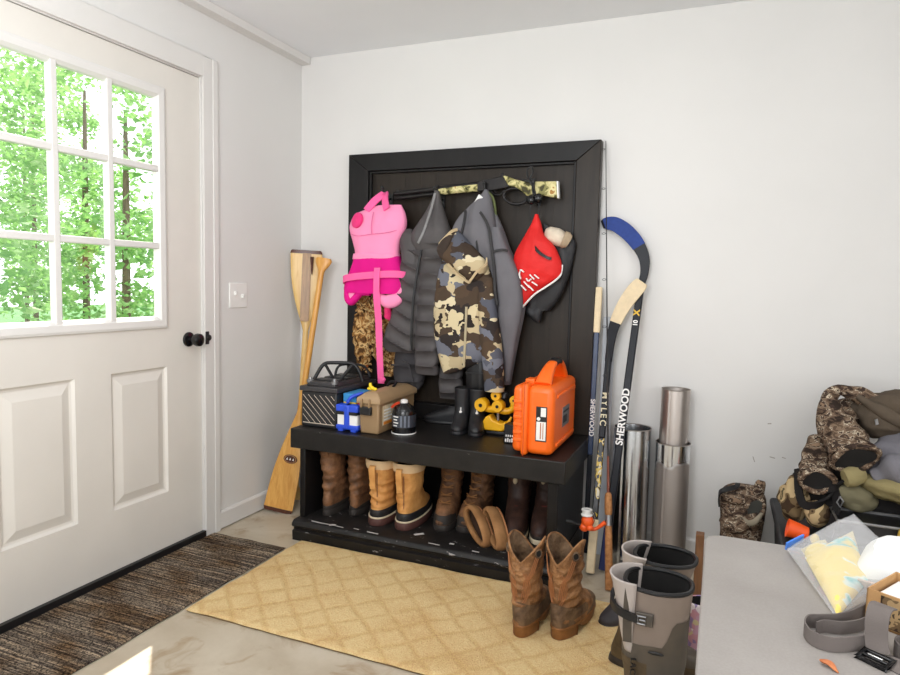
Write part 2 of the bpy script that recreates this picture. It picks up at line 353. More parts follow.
# light switch
sw = thing('light_switch', 'white double light switch plate on the wall beside the door', 'light switch', (0, -0.495, 1.073))
MB().at((0, -0.495, 1.073)).box(0, 0.006, -0.555, -0.435, 1.016, 1.131).build('switch_plate', m_white, sw, bevel=0.003)
for y, z in ((-0.519, 1.08), (-0.471, 1.066)): MB().at((0, -0.495, 1.073)).box(0.004, 0.016, y - .005, y + .005, z - .006, z + .012).build('toggle', m_white, sw, bevel=0.002)

# outside: ground and leafy trees seen through the door window
struct('garden_ground', MB().box(-26, -0.15, -10, 26, -0.35, -0.25), m_grass, smooth=False)
t = NT('sunlit_leaves'); t.b.inputs['Subsurface Weight'].default_value = 0
oi = t.node('ShaderNodeNewGeometry'); t.base(t.ramp(oi.outputs['Random Per Island'], [(0.0, C(92, 140, 78)), (0.5, C(132, 170, 104)), (1.0, C(182, 204, 150))])); t.set(0.5)
tr = t.node('ShaderNodeBsdfTranslucent'); tr.inputs[0].default_value = C(150, 196, 112); ms = t.node('ShaderNodeMixShader'); ms.inputs[0].default_value = 0.45
t.l.new(t.b.outputs[0], ms.inputs[1]); t.l.new(tr.outputs[0], ms.inputs[2]); t.l.new(ms.outputs[0], t.n['Material Output'].inputs[0]); m_leaf = t.m
m_bark = wood('bark', C(84, 70, 56), C(120, 104, 86), (6, 6, 1), rough=0.9)
def tree(x, y, h, r, n, label):
    g = thing('leafy_tree', label, 'tree', (x, y, -0.25), group='trees outside the door')
    mb = MB().at((x, y, -.25)); mb.tube([(x, y, -.25), (x + .1, y - .05, h * .4), (x - .05, y + .1, h * .8)], [.06, .045, .02], 8, 10); mb.build('trunk', m_bark, g)
    mb = MB().at((x, y, -.25)); rnd = random.Random(int(x * 31 + y * 17))
    cl = [(rnd.uniform(-r, r) * .62, rnd.uniform(-r, r) * .62, rnd.uniform(.12, 1.0) * h, rnd.uniform(.3, .5)) for _ in range(26)]
    for k in range(int(n * 1.7)):
        a, b, c, rr = cl[k % len(cl)]
        d = Vector((rnd.gauss(0, 1), rnd.gauss(0, 1), rnd.gauss(0, .6))).normalized() * rr * rnd.random() ** .4
        p = Vector((x + a, y + b, c)) + d; s = rnd.uniform(.035, .075)
        u = Vector((rnd.gauss(0, 1), rnd.gauss(0, 1), rnd.gauss(0, .5))).normalized(); q = u.orthogonal().normalized(); q = (Matrix.Rotation(rnd.random() * 6, 3, u) @ q)
        n_ = u.cross(q) * s * .25
        mb.add([p - u * s, p + q * s * .55 + n_, p + u * s, p - q * s * .55 + n_], [(0, 1, 2, 3)])
    mb.build('foliage', m_leaf, g, smooth=False)
for i, (x, y, h, r, n) in enumerate([(-4.4, 0.5, 3.6, 1.2, 1500), (-4.6, 2.9, 3.9, 1.2, 1900), (-6.7, 1.7, 4.4, 1.25, 1700), (-6.9, 4.2, 4.9, 1.25, 1900), (-9.1, 3.0, 5.3, 1.25, 1700), (-9.3, 5.5, 5.5, 1.25, 1900), (-11.5, 4.3, 6.0, 1.25, 1500), (-11.7, 6.8, 6.0, 1.25, 1700), (-13.9, 5.6, 6.4, 1.25, 1200), (-14.0, 8.2, 6.4, 1.25, 1200), (-4.3, -2.0, 3.8, 1.2, 1100), (-6.6, -0.8, 4.6, 1.25, 1200), (-9.0, 0.5, 5.4, 1.25, 1200), (-11.4, 1.8, 6.0, 1.25, 1100)]):
    tree(x, y, h, r, n, 'green leafy tree outside in the sun, seen through the door window')

# ================================================================== MATS
def rug(name, label, cat, x0, x1, y0, y1, h, mats, rz=0, seed=0):
    mb = MB(); nx, ny = 90, 60; vs = []; fs = []
    for j in range(ny + 1):
        for i in range(nx + 1):
            x = x0 + (x1 - x0) * i / nx; y = y0 + (y1 - y0) * j / ny
            e = min(i, nx - i, j, ny - j)
            dx = N((x * 3, y * 3, seed), 4) * .006 if e == 0 else 0
            vs.append((x + dx, y + dx, (h if e else h * .55) + 0.0022 * N((x, y, 0), 8, seed)))
    for j in range(ny):
        for i in range(nx): a = j * (nx + 1) + i; fs.append((a, a + 1, a + nx + 2, a + nx + 1))
    mb.add(vs, fs); mb.cur = 1; mb.box(x0 + .004, x1 - .004, y0 + .004, y1 - .004, 0.0005, h * .5)
    return tag(mb.build(name, mats, None, origin=((x0 + x1) / 2, (y0 + y1) / 2, 0)), label, cat)
rug('door_mat', 'dark striped grey and brown entry mat on the floor along the door', 'mat', 0.014, 0.405, -1.96, -0.672, 0.008, [m_mat, m_blk], seed=3)
r_ = rug('tan_rug', 'tan carpet rug with a diamond pattern on the floor before the bench', 'rug', 0.420, 2.02, -1.262, -0.583, 0.013, [m_rug, m_rugback], seed=9)

# ================================================================== HALL TREE BENCH
BX = (0.332, 1.570); BZ = 0.493; BF = -0.545
ht = thing('hall_tree', 'black painted hall tree bench with tall framed back and shoe shelf', 'hall tree', (0.95, -0.3, 0))
O = (0.95, -0.3, 0)
mb = MB().at(O).box(0.40, 1.50, -0.034, -0.016, BZ, 1.72)
for k in range(12): mb.box(.46 + k * .082, .4625 + k * .082, -0.0348, -0.033, BZ, 1.68)
mb.build('back_panel', m_panel, ht, smooth=False)
mb = MB().at(O)
mb.prism([(0.325, BZ), (0.437, BZ), (0.437, 1.692), (0.325, 1.776)], 'y', -0.062, -0.014); mb.build('left_stile', m_black, ht, bevel=0.003)
mb = MB().at(O); mb.prism([(1.464, BZ), (1.568, BZ), (1.568, 1.776), (1.464, 1.692)], 'y', -0.062, -0.014); mb.build('right_stile', m_panel, ht, bevel=0.003)
mb = MB().at(O); mb.prism([(0.325, 1.776), (0.437, 1.692), (1.464, 1.692), (1.568, 1.776)], 'y', -0.0625, -0.014); mb.build('top_rail', m_black, ht, bevel=0.003)
mb = MB().at(O); mb.box(0.437, 0.449, -.052, -.03, BZ, 1.692); mb.box(1.452, 1.464, -.052, -.03, BZ, 1.692); mb.box(0.449, 1.452, -.052, -.03, 1.680, 1.692); mb.build('inner_moulding', m_black, ht, bevel=0.003)
MB().at(O).box(0.437, 1.464, -.085, -.03, BZ, 0.572).build('lower_rail', m_black, ht, bevel=0.003)
mb = MB().at(O); mb.box(BX[0], BX[1], BF, -0.004, BZ - .088, BZ); mb.build('bench_top', m_chip, ht, bevel=0.004)
for x0, x1 in ((0.372, 0.400), (1.502, 1.542)): MB().at(O).box(x0, x1, -0.528, -0.02, 0.088, BZ - .086).build('side_board', m_black, ht, bevel=0.003)
MB().at(O).box(0.40, 1.502, -0.04, -0.02, 0.088, BZ - .086).build('shelf_back', m_black, ht, smooth=False)
mb = MB().at(O); pf = [(-0.012, 0), (-0.576, 0), (-0.578, 0.042), (-0.566, 0.048), (-0.566, 0.056), (-0.578, 0.062), (-0.582, 0.070), (-0.578, 0.080), (-0.566, 0.090), (-0.012, 0.090)]
mb.prism(pf, 'x', 0.368, 1.546); mb.cur = 1
for pts, w_ in (([(.452, -.552), (.50, -.556), (.552, -.555)], .006), ([(.548, -.560), (.56, -.552), (.575, -.549)], .014), ([(.578, -.556), (.62, -.560)], .005), ([(.735, -.556), (.79, -.559)], .006), ([(.665, -.548), (.69, -.55)], .004), ([(1.02, -.553), (1.07, -.555)], .005), ([(1.21, -.55), (1.24, -.552)], .007), ([(.93, -.50), (.96, -.47)], .016), ([(1.10, -.52), (1.12, -.52)], .010)):
    mb.ribbon([(x, y, .0904) for x, y in pts], (0, 1, 0), w_, .0005)
mb.build('base_platform', [m_scuff, m_scrape], ht)
for x, z in ((0.552, 1.545), (0.828, 1.535), (1.070, 1.548), (1.295, 1.540)):
    mb = MB().at(O); mb.box(x - .012, x + .012, -.042, -.033, z - .035, z + .035)
    mb.tube([(x, -.036, z + .012), (x, -.075, z + .006), (x, -.118, z + .018), (x, -.130, z + .05)], [.006, .006, .006, .007], 8, 14)
    mb.ell((x, -.131, z + .053), (.009, .009, .009), 10, 6)
    mb.tube([(x, -.036, z - .02), (x, -.065, z - .032), (x, -.072, z - .012)], .005, 8, 10)
    mb.build('coat_hook', m_blk, ht)

# ================================================================== PADDLES in the corner
def paddle(name, label, pts, blade_half, mat, top_grip, ref, logo=False, tip=None, strip=False):
    """pts: blade tip centre, blade root, grip end; the blade is wide along ref."""
    A, B, G = [Vector(p) for p in pts]; root = thing(name, label, 'paddle', tuple(A), group=None)
    ax = (G - A).normalized(); wd = Vector(ref); wd = (wd - ax * wd.dot(ax)).normalized(); th = ax.cross(wd).normalized()
    prof = [(0, .90), (.015, .985), (.06, 1.0), (.35, .93), (.6, .72), (.8, .45), (.93, .25), (1.0, .17)]
    R = []; n = 24
    for f, k in crom(prof, 30):
        c = A + (B - A) * f; hw = blade_half * k; ht_ = .004 + .010 * f ** 2
        R.append([c + wd * hw * math.copysign(abs(math.cos(q)) ** .8, math.cos(q)) + th * ht_ * math.sin(q) for q in [2 * PI * i / n for i in range(n)]])
    mb = MB().at(A); mb.rings(R); bl = mb.build('blade', mat, root, angle=60)
    mb = MB().at(A); mb.tube([B - ax * .12, B, B + (G - B) * .5, G - ax * .07], [.006, .0145, .0150, .0140], 14, 24, ref=tuple(wd)); mb.build('shaft', mat, root)
    mb = MB().at(A); g = [(.0, .0145), (.25, .017), (.55, .034), (.85, .044), (1.0, .036)]
    mb.sweep([tuple(G - ax * .085 * (1 - f)) for f, _ in g], [(.013 + .004 * f, r) for f, r in g], 20, tuple(wd), 20); mb.build('grip', mat, root)
    if tip:
        mb = MB().at(A); R = []
        for d, s in ((-.004, .90), (0.0, .96), (.014, 1.02)):
            c = A + ax * d; R.append([c + wd * blade_half * s * math.copysign(abs(math.cos(q)) ** .8, math.cos(q)) + th * .0062 * math.sin(q) for q in [2 * PI * i / n for i in range(n)]])
        mb.rings(R); tag(mb.build('tip_edge', m_dkwood, root), 'dark brown edging across the blade tip')
    return root, A, B, ax, wd, th
p2 = paddle('canoe_paddle', 'pale wooden paddle standing blade up in the corner with a dark tip', ((0.090, -0.080, 1.300), (0.090, -0.085, 0.885), (0.092, -0.17, 0.02)), 0.080, m_paddle2, True, (.86, .5, 0), tip=True)
root, A, B, ax, wd, th = p2
mb = MB().at(A); R = [[A + ax * d + wd * (s * .022 + .004) + th * o for s in (-1, 1) for o in ((.0076, .0058) if s < 0 else (.0058, .0076))] for d in (.012, .2, .36)]
mb.rings(R); tag(mb.build('wood_inlay', m_stain, root), 'darker brown strip of wood down the blade')
mb = MB().at(A); mb.prism([(.028, 0), (.045, 0), (.036, -.09)], 'y', -.0095, .0, Matrix.Translation(A + ax * .05 + Vector((0.005, -.003, .02)))); tag(mb.build('blade_mark', m_dkwood, root, smooth=False), 'small dark triangular mark')
p1 = paddle('canoe_paddle', 'varnished wooden paddle standing blade down by the bench with an oval mark', ((0.100, -0.330, 0.010), (0.158, -0.225, 0.50), (0.232, -0.135, 1.262)), 0.076, m_paddle, True, (1, .22, 0), tip=True)
root, A, B, ax, wd, th = p1
cmid = A + (B - A) * .52 + wd * .010; nn = th if th.y < 0 else -th
for nm, sc, mt, off in (('oval_mark', 1.0, m_dkwood, .0106), ('mark_ring', .86, flat('tan_ink', C(198, 140, 84), .5), .0112), ('mark_centre', .78, m_dkwood, .0118)):
    R = [[cmid + nn * (off + k * .0004) + wd * .036 * sc * math.cos(q) + ax * .022 * sc * math.sin(q) for q in [2 * PI * i / 28 for i in range(28)]] for k in (-4, 1)]
    mb = MB().at(A); mb.rings(R); mb.build(nm, mt, root, smooth=False)
for k in (-1, 0, 1):
    mb = MB().at(A); c = cmid + nn * .0128 + wd * .016 * k
    mb.add([c - wd * .005 - ax * .005, c + wd * .005 - ax * .005, c + ax * .007], [(0, 1, 2)]); mb.build('mark_glyph', m_white, root, smooth=False)
# ================================================================== RIFLE on the hooks
m_rcamo = camo('pale_leaf_camo', [(0, C(70, 66, 42)), (.40, C(140, 134, 84)), (.47, C(206, 196, 140)), (.58, C(226, 214, 160)), (.66, C(172, 126, 66))], 26, 0.5, (1, 1, 1))
RO = (0.60, -0.098, 1.562)
rf = thing('lever_action_rifle', 'lever action rifle with leaf camo stock lying across the coat hooks', 'rifle', RO)
rot = lambda x, z: (x, -0.098, z)
mb = MB().at(RO); mb.tube([rot(.601, 1.571), rot(1.06, 1.604)], [.0105, .0125], 14); mb.tube([rot(.604, 1.549), rot(.90, 1.572)], .009, 12); mb.build('barrel', m_steel, rf)
mb = MB().at(RO); mb.box(.612, .620, -.101, -.095, 1.578, 1.596); mb.box(.822, .834, -.112, -.084, 1.555, 1.602); mb.build('barrel_band', m_steel, rf, bevel=.002)
mb = MB().at(RO); mb.sweep([rot(.836, 1.577), rot(.86, 1.577), rot(.95, 1.584), rot(1.030, 1.588)], [(.013, .013), (.017, .015), (.018, .016), (.019, .016)], 18, (0, 1, 0), 20); mb.build('fore_end', m_rcamo, rf)
mb = MB().at(RO); mb.prism([(1.028, 1.569), (1.028, 1.609), (1.06, 1.619), (1.125, 1.628), (1.15, 1.634), (1.16, 1.628), (1.175, 1.606), (1.178, 1.582), (1.10, 1.570)], 'y', -.112, -.084)
mb.prism([(1.128, 1.628), (1.138, 1.648), (1.150, 1.648), (1.146, 1.628)], 'y', -.102, -.094); mb.build('receiver', m_steel, rf, bevel=.003)
mb = MB().at(RO)
mb.prism([(1.146, 1.634), (1.162, 1.632), (1.21, 1.614), (1.262, 1.599), (1.30, 1.602), (1.392, 1.600), (1.398, 1.527), (1.335, 1.541), (1.285, 1.548), (1.262, 1.540), (1.240, 1.562), (1.20, 1.585), (1.172, 1.590)], 'y', -.115, -.081)
mb.build('stock', m_rcamo, rf, bevel=.009, bseg=3)
MB().at(RO).prism([(1.392, 1.600), (1.399, 1.600), (1.405, 1.527), (1.398, 1.527)], 'y', -.113, -.083).build('butt_pad', m_white, rf, bevel=.001)
mb = MB().at(RO); lp = [(1.09, 1.570), (1.105, 1.556), (1.135, 1.552), (1.150, 1.566), (1.165, 1.572)]
mb.tube([rot(x, z) for x, z in lp], .0045, 8, 20)
mb.tube([rot(1.207 + .056 * math.cos(q), 1.543 + .034 * math.sin(q) - .10 * .056 * math.cos(q)) for q in [2 * PI * i / 30 for i in range(31)]], .0072, 8)
mb.tube([rot(1.105, 1.575), rot(1.115, 1.562)], .003, 6); mb.build('lever_loop', m_steel, rf)

# cord with toggles hung over the stock
DC = (1.295, -0.125, 1.52)
dc = thing('toggle_cord', 'black cord with round toggles looped over the camo rifle stock', 'cord', DC)
mb = MB().at(DC); 
mb.tube([(1.268, -.122, 1.615), (1.262, -.121, 1.650), (1.280, -.115, 1.665), (1.288, -.121, 1.640), (1.276, -.124, 1.605), (1.30, -.122, 1.56), (1.305, -.125, 1.53)], .0034, 7, 40)
mb.tube([(1.278, -.121, 1.612), (1.295, -.120, 1.603), (1.288, -.122, 1.575), (1.30, -.128, 1.53)], .0034, 7, 24)
mb.tube([(1.238, -.120, 1.612), (1.26, -.122, 1.606), (1.285, -.122, 1.598), (1.30, -.121, 1.614)], .004, 7, 20)
mb.tube([(1.293, -.128, 1.52), (1.284, -.128, 1.48), (1.288, -.123, 1.43)], .0022, 6, 16); mb.tube([(1.318, -.128, 1.52), (1.322, -.126, 1.47), (1.316, -.123, 1.44)], .0022, 6, 16)
mb.build('cord_loop', m_blk, dc)
for x, z in ((1.287, 1.520), (1.320, 1.527)):
    mb = MB().at(DC); mb.ell((x, -.132, z), (.019, .016, .021), 16, 10); mb.build('toggle', m_blkgloss, dc)

# ================================================================== HUNG CLOTHES
def cloth(mb, rows, res=50, n=56, yc=-.13, d=.07, fold=.010, vf=16, hf=2.5, seed=0, rib=None, sq=0.75, cap=True, wrinkle=.0, tilt=0.0):
    """A hung garment piece: rows (z, xl, xr[, y centre, depth]) lofted into a soft folded body; rib = (amount, pitch)."""
    rows = [r if len(r) == 5 else r + (yc, d) for r in rows]; R = []
    for k, (z, xl, xr, y, dd) in enumerate(crom(rows, res)):
        ring = []; xc = (xl + xr) / 2; hw = (xr - xl) / 2
        for i in range(n):
            a = 2 * PI * i / n; cx = math.copysign(abs(math.cos(a)) ** sq, math.cos(a)); sx = math.copysign(abs(math.sin(a)) ** sq, math.sin(a))
            x = xc + hw * cx; f = fold * (mn.noise(Vector((x * vf, z * hf, seed))) + .5 * mn.noise(Vector((x * vf * 2.2, z * hf * 2, seed + 5))))
            if wrinkle: f += wrinkle * mn.noise(Vector((x * 20, z * 34, seed + 9)))
            if rib:
                zz = z + tilt * (x - xc) + .006 * mn.noise(Vector((x * 9, z * 5, seed)))
                f += rib[0] * (abs(math.sin(PI * zz / rib[1])) ** .5 - .6)
            ring.append(Vector((x + cx * .35 * f, y + dd / 2 * sx + (f if sx < 0 else -f * .3) * abs(sx) , z + tilt * 0)))
        R.append(ring)
    return mb.rings(R, cap, cap)
# ---- leafy camo garment behind the pink vest
m_leafy = camo('brown_leaf_camo', [(0, C(46, 30, 20)), (.36, C(96, 66, 38)), (.45, C(160, 116, 66)), (.52, C(206, 172, 118)), (.60, C(118, 92, 58)), (.66, C(176, 96, 48))], 30, .95, (1, 1, .8))
LO = (0.53, -0.08, 1.50)
lf = thing('leafy_camo_jacket', 'brown leafy camo jacket hanging behind the pink swim vest', 'jacket', LO)
mb = MB().at(LO)
cloth(mb, [(1.50, .52, .56, -.075, .02), (1.40, .46, .63, -.082, .03), (1.15, .425, .64, -.088, .045), (1.0, .412, .640, -.092, .06), (.90, .415, .635, -.095, .07), (.82, .43, .64, -.095, .06), (.78, .50, .635, -.09, .05), (.69, .555, .625, -.085, .04)], fold=.028, vf=20, hf=7, seed=3, wrinkle=.014)
mb.build('body', m_leafy, lf)
mb = MB().at(LO); mb.sweep([(.455, -.10, 1.04), (.447, -.115, .93), (.452, -.12, .84), (.458, -.11, .735)], [(.040, .034), (.044, .038), (.046, .036), (.026, .022)], 26, (0, 1, 0), 34, disp=lambda q, u, a: .012 * N(q, 30, 2)); mb.build('sleeve', m_leafy, lf)
rnd = random.Random(5); mb = MB().at(LO)
for k in range(420):
    x = rnd.uniform(.415, .645); z = rnd.uniform(.71, 1.10)
    if z < .80 and .50 < x < .56: continue
    y = -.13 - rnd.random() * .022 if z > .8 else -.118 - rnd.random() * .015
    s = rnd.uniform(.008, .017); a = rnd.random() * 6; u = Vector((math.cos(a), rnd.uniform(-.5, .5), math.sin(a))) * s; q = Vector((-math.sin(a), rnd.uniform(-.5, .5), math.cos(a))) * s * .6
    c = Vector((x, y, z)); mb.add([c - u, c + q, c + u, c - q], [(0, 1, 2, 3)])
mb.build('leaf_flaps', m_leafy, lf, smooth=False)
# ---- pink swim vest
m_pink = fabric('light_pink_neoprene', C(250, 150, 190), .04, 300, .8, .12)
m_mag = fabric('magenta_neoprene', C(222, 22, 134), .07, 300, .75, .15)
m_belt = fabric('pink_webbing', C(252, 104, 164), .05, 400, .7, .1)
VO = (0.56, -0.15, 1.56)
vt = thing('swim_vest', 'pink child swim vest with magenta lower half hanging on the left hook', 'life vest', VO)
groove = lambda x, z: 0
mb = MB().at(VO)
cloth(mb, [(1.512, .545, .665, -.15, .03), (1.495, .485, .675, -.152, .05), (1.470, .425, .688, -.155, .075), (1.43, .404, .697, -.16, .095), (1.395, .402, .692, -.162, .10), (1.34, .420, .668, -.162, .10), (1.29, .434, .662, -.162, .10), (1.25, .430, .666, -.162, .10)], fold=.006, vf=8, seed=11)
mb.build('upper_body', m_pink, vt)
mb = MB().at(VO)
cloth(mb, [(1.272, .430, .668, -.164, .108), (1.24, .425, .676, -.165, .115), (1.20, .410, .690, -.166, .12), (1.16, .390, .702, -.167, .125), (1.12, .380, .704, -.168, .13), (1.095, .382, .702, -.168, .13)], fold=.007, vf=10, seed=13); mb.build('lower_body', m_mag, vt)
mb = MB().at(VO); cloth(mb, [(1.283, .428, .666, -.163, .110), (1.276, .427, .667, -.164, .114), (1.262, .424, .668, -.164, .114), (1.256, .422, .668, -.164, .11)], res=8, fold=.006, vf=10, seed=13); mb.build('waist_band', m_pink, vt)
mb = MB().at(VO)   # rolled lower edge, two lobes with a pale lining
mb.sweep([(.408, -.18, 1.13), (.412, -.19, 1.09), (.422, -.20, 1.062), (.438, -.205, 1.052), (.462, -.205, 1.075), (.49, -.208, 1.098), (.54, -.21, 1.102)], [(.02, .03), (.022, .03), (.022, .028), (.018, .025), (.018, .02), (.018, .018), (.018, .016)], 16, (0, 1, 0), 30); mb.build('lower_edge', m_mag, vt)
mb = MB().at(VO); mb.sweep([(.60, -.21, 1.085), (.63, -.22, 1.062), (.665, -.215, 1.064), (.69, -.20, 1.085), (.694, -.18, 1.12)], [(.012, .02), (.030, .022), (.032, .022), (.026, .02), (.015, .02)], 16, (0, 1, 0), 26); tag(mb.build('rolled_lining', m_pink, vt), 'pale pink rolled up lining')
mb = MB().at(VO); mb.ell((.440, -.200, 1.078), (.030, .020, .034)); tag(mb.build('inner_lining', m_pink, vt), 'pale pink lining in the leg opening')
mb = MB().at(VO); mb.lathe([(0.0, -.004), (.037, -.004), (.037, .006), (.033, .009), (.012, .0095), (.010, .012), (0, .012)], (0, 0, 0), 36, 'z'); M_ = Matrix.Translation((.462, -.203, 1.438)) @ Matrix.Rotation(math.radians(-22), 4, 'Z') @ Matrix.Rotation(math.radians(78), 4, 'X')
mb.v = [M_ @ p for p in mb.v]; mb.build('round_badge', flat('badge_pink', C(240, 50, 128), .5, var=.04), vt)
mb = MB().at(VO); mb.ribbon([(.500, -.185, 1.485), (.530, -.165, 1.53), (.556, -.14, 1.560), (.566, -.128, 1.568), (.575, -.14, 1.560), (.588, -.165, 1.53), (.61, -.19, 1.490)], [(.55, -.1, -.6)] * 11 + [(1, 0, 0)] * 2 + [(.8, -.1, .5)] * 11, .036, .0035, 24); mb.build('shoulder_strap', m_belt, vt)
mb = MB().at(VO); R = []
for k in range(60):
    a = 2 * PI * k / 60; hw = .168; cx = math.copysign(abs(math.cos(a)) ** .7, math.cos(a)); sx = math.copysign(abs(math.sin(a)) ** .7, math.sin(a))
    x = .550 + hw * cx; z = 1.160 + .030 * sx * -1 * .6 + .015 * (x - .53) / .17; y = -.168 + .072 * sx
    R.append([Vector((x * 1 + cx * o, y + sx * o, z + h)) for o, h in ((0, -.016), (.004, -.016), (.004, .016), (0, .016))])
mb.rings(R + [R[0]], False, False); mb.build('waist_belt', m_belt, vt)
mb = MB().at(VO); mb.ribbon([(.594, -.242, 1.215), (.595, -.250, 1.16), (.596, -.249, 1.08), (.602, -.240, .98), (.606, -.235, .86), (.608, -.225, .74), (.608, -.215, .672)], [(1, 0, 0)] * 12 + [(.8, .6, 0)] * 14 + [(1, .1, 0)] * 14, .031, .002, 40); mb.build('hanging_strap', m_belt, vt)
mb = MB().at(VO)
for k in range(4): mb.ribbon([(.615, -.205, 1.06 - k * .02), (.635, -.225, 1.05 - k * .02), (.645, -.20, 1.04 - k * .02), (.63, -.19, 1.036 - k * .02)], (0, 0, 1), .02, .002, 12)
mb.build('buckle_strap', flat('hot_pink', C(226, 40, 110), .6), vt)
mb = MB().at(VO); mb.sweep([(.608, -.215, .70), (.610, -.214, .688), (.611, -.213, .678)], [(.017, .010), (.022, .013), (.014, .010)], 14); mb.build('strap_knot', m_belt, vt)
mb = MB().at(VO); mb.tube([(.553, -.213, 1.475), (.548, -.2165, 1.44), (.546, -.2165, 1.40), (.548, -.216, 1.375)], .0022, 6, 14); mb.tube([(.425, -.198, 1.375), (.47, -.212, 1.365), (.548, -.2165, 1.372), (.62, -.212, 1.378), (.668, -.196, 1.39)], .0016, 6, 30); tag(mb.build('chest_seam', flat('deep_pink_seam', C(226, 112, 158), .7), vt), 'darker pink seam across the chest')
# ---- grey puffer jacket
m_puff = fabric('grey_puffer_nylon', C(80, 76, 76), .12, 200, .62, .2, .35)
m_puffd = fabric('shaded_grey_nylon', C(66, 64, 66), .12, 200, .8, .2)  # darker grey: shade of the gaps between panels put into the body colour
PO = (0.828, -0.12, 1.55)
pj = thing('puffer_jacket', 'dark grey quilted puffer jacket hanging on the second hook', 'jacket', PO)
mb = MB().at(PO)
cloth(mb, [(1.395, .725, .915, -.10, .06), (1.36, .672, .935, -.108, .08), (1.28, .667, .945, -.112, .095), (1.1, .665, .955, -.115, .10), (.9, .65, .955, -.118, .105), (.75, .632, .80, -.118, .105), (.68, .635, .78, -.115, .095), (.640, .66, .75, -.112, .08)], 150, fold=.012, vf=10, seed=21, rib=(.034, .085)); mb.build('body', m_puffd, pj)
mb = MB().at(PO)
cloth(mb, [(1.575, .826, .846, -.125, .018), (1.54, .818, .858, -.13, .035), (1.48, .79, .878, -.135, .06), (1.43, .758, .898, -.14, .085), (1.385, .728, .916, -.143, .10), (1.34, .715, .930, -.143, .10), (1.30, .735, .93, -.14, .08)], fold=.014, vf=13, seed=23); mb.build('hood', m_puff, pj)
mb = MB().at(PO); mb.ribbon([(.834, -.140, 1.56), (.832, -.165, 1.50), (.822, -.185, 1.44), (.805, -.195, 1.38), (.78, -.198, 1.33)], (1, 0, 0), .012, .004, 20); tag(mb.build('hood_seam', flat('grey_seam', C(130, 128, 128), .7), pj), 'lighter grey seam down the hood')
mb = MB().at(PO); mb.sweep([(.702, -.14, 1.395), (.705, -.16, 1.36), (.725, -.175, 1.28), (.735, -.178, 1.16)], [(.022, .012), (.038, .02), (.042, .022), (.036, .02)], 20, (0, 1, 0), 24); mb.build('collar', m_puff, pj)
mb = MB().at(PO)
mb.cur = 0; cloth(mb, [(1.30, .69, .80, -.165, .05), (1.2, .678, .80, -.172, .07), (1.1, .668, .79, -.178, .08), (1.0, .645, .782, -.182, .085), (.90, .612, .775, -.185, .085), (.845, .606, .772, -.182, .075), (.822, .625, .765, -.178, .05)], 130, fold=.008, seed=25, rib=(.032, .072), tilt=.42); mb.build('front_panel', m_puff, pj)
mb = MB().at(PO)
cloth(mb, [(1.33, .79, .90, -.16, .06), (1.22, .785, .90, -.172, .075), (1.05, .775, .895, -.178, .085), (.9, .770, .885, -.18, .085), (.78, .772, .882, -.178, .08), (.735, .776, .878, -.175, .07), (.725, .785, .87, -.172, .06)], 130, fold=.006, seed=27, rib=(.032, .07)); mb.build('sleeve', m_puff, pj)
mb = MB().at(PO)
cloth(mb, [(.82, .885, .985, -.13, .06), (.72, .875, .985, -.135, .075), (.65, .878, .980, -.135, .075), (.615, .882, .972, -.132, .06)], 80, fold=.006, seed=29, rib=(.032, .065)); mb.build('sleeve', m_puff, pj)
mb = MB().at(PO); mb.ribbon([(.800, -.205, 1.30), (.790, -.222, 1.20), (.778, -.232, 1.08), (.772, -.235, .92), (.772, -.226, .84)], (1, 0, 0), .010, .003, 26); mb.build('zip', m_blk, pj)
mb = MB().at(PO); mb.ribbon([(.72, -.222, .79), (.745, -.205, .77), (.76, -.185, .69)], (1, 0, .2), .006, .003, 10); mb.box(.64, .74, -.177, -.170, .755, .762); mb.build('hem_band', m_puffd, pj)
# ---- grey soft shell jacket
m_soft = fabric('grey_softshell', C(112, 110, 114), .08, 320, .85, .2)
m_pipe = flat('black_seam_tape', C(34, 32, 34), .6)
SO = (1.07, -0.12, 1.55)
sj = thing('softshell_jacket', 'grey soft shell jacket with black seams hanging behind the camo jacket', 'jacket', SO)
mb = MB().at(SO)
cloth(mb, [(1.50, 1.02, 1.10, -.105, .05), (1.44, .965, 1.135, -.11, .08), (1.38, .94, 1.165, -.115, .095), (1.30, .945, 1.20, -.118, .10), (1.2, .95, 1.255, -.12, .10), (1.1, .96, 1.272, -.12, .10), (1.02, .97, 1.268, -.118, .095), (.9, 1.0, 1.245, -.115, .09), (.78, 1.08, 1.225, -.11, .07), (.70, 1.15, 1.212, -.10, .05)], 70, fold=.013, vf=12, hf=2, seed=31); mb.build('body', m_soft, sj)
mb = MB().at(SO)
cloth(mb, [(1.572, 1.068, 1.086, -.122, .02), (1.545, 1.052, 1.10, -.128, .04), (1.50, 1.01, 1.115, -.14, .07), (1.45, .965, 1.128, -.15, .09), (1.40, .938, 1.14, -.155, .10), (1.35, .935, 1.15, -.155, .10), (1.27, .97, 1.16, -.15, .08), (1.15, 1.03, 1.16, -.14, .06)], 50, fold=.018, vf=15, seed=33); mb.build('hood', m_soft, sj)
mb = MB().at(SO)
cloth(mb, [(1.40, 1.105, 1.16, -.165, .04), (1.30, 1.12, 1.205, -.172, .075), (1.2, 1.145, 1.255, -.175, .085), (1.1, 1.165, 1.275, -.175, .085), (1.0, 1.17, 1.268, -.170, .08), (.88, 1.185, 1.245, -.155, .06), (.72, 1.195, 1.215, -.13, .04)], 50, fold=.010, vf=12, hf=4, seed=35); mb.build('sleeve', m_soft, sj)
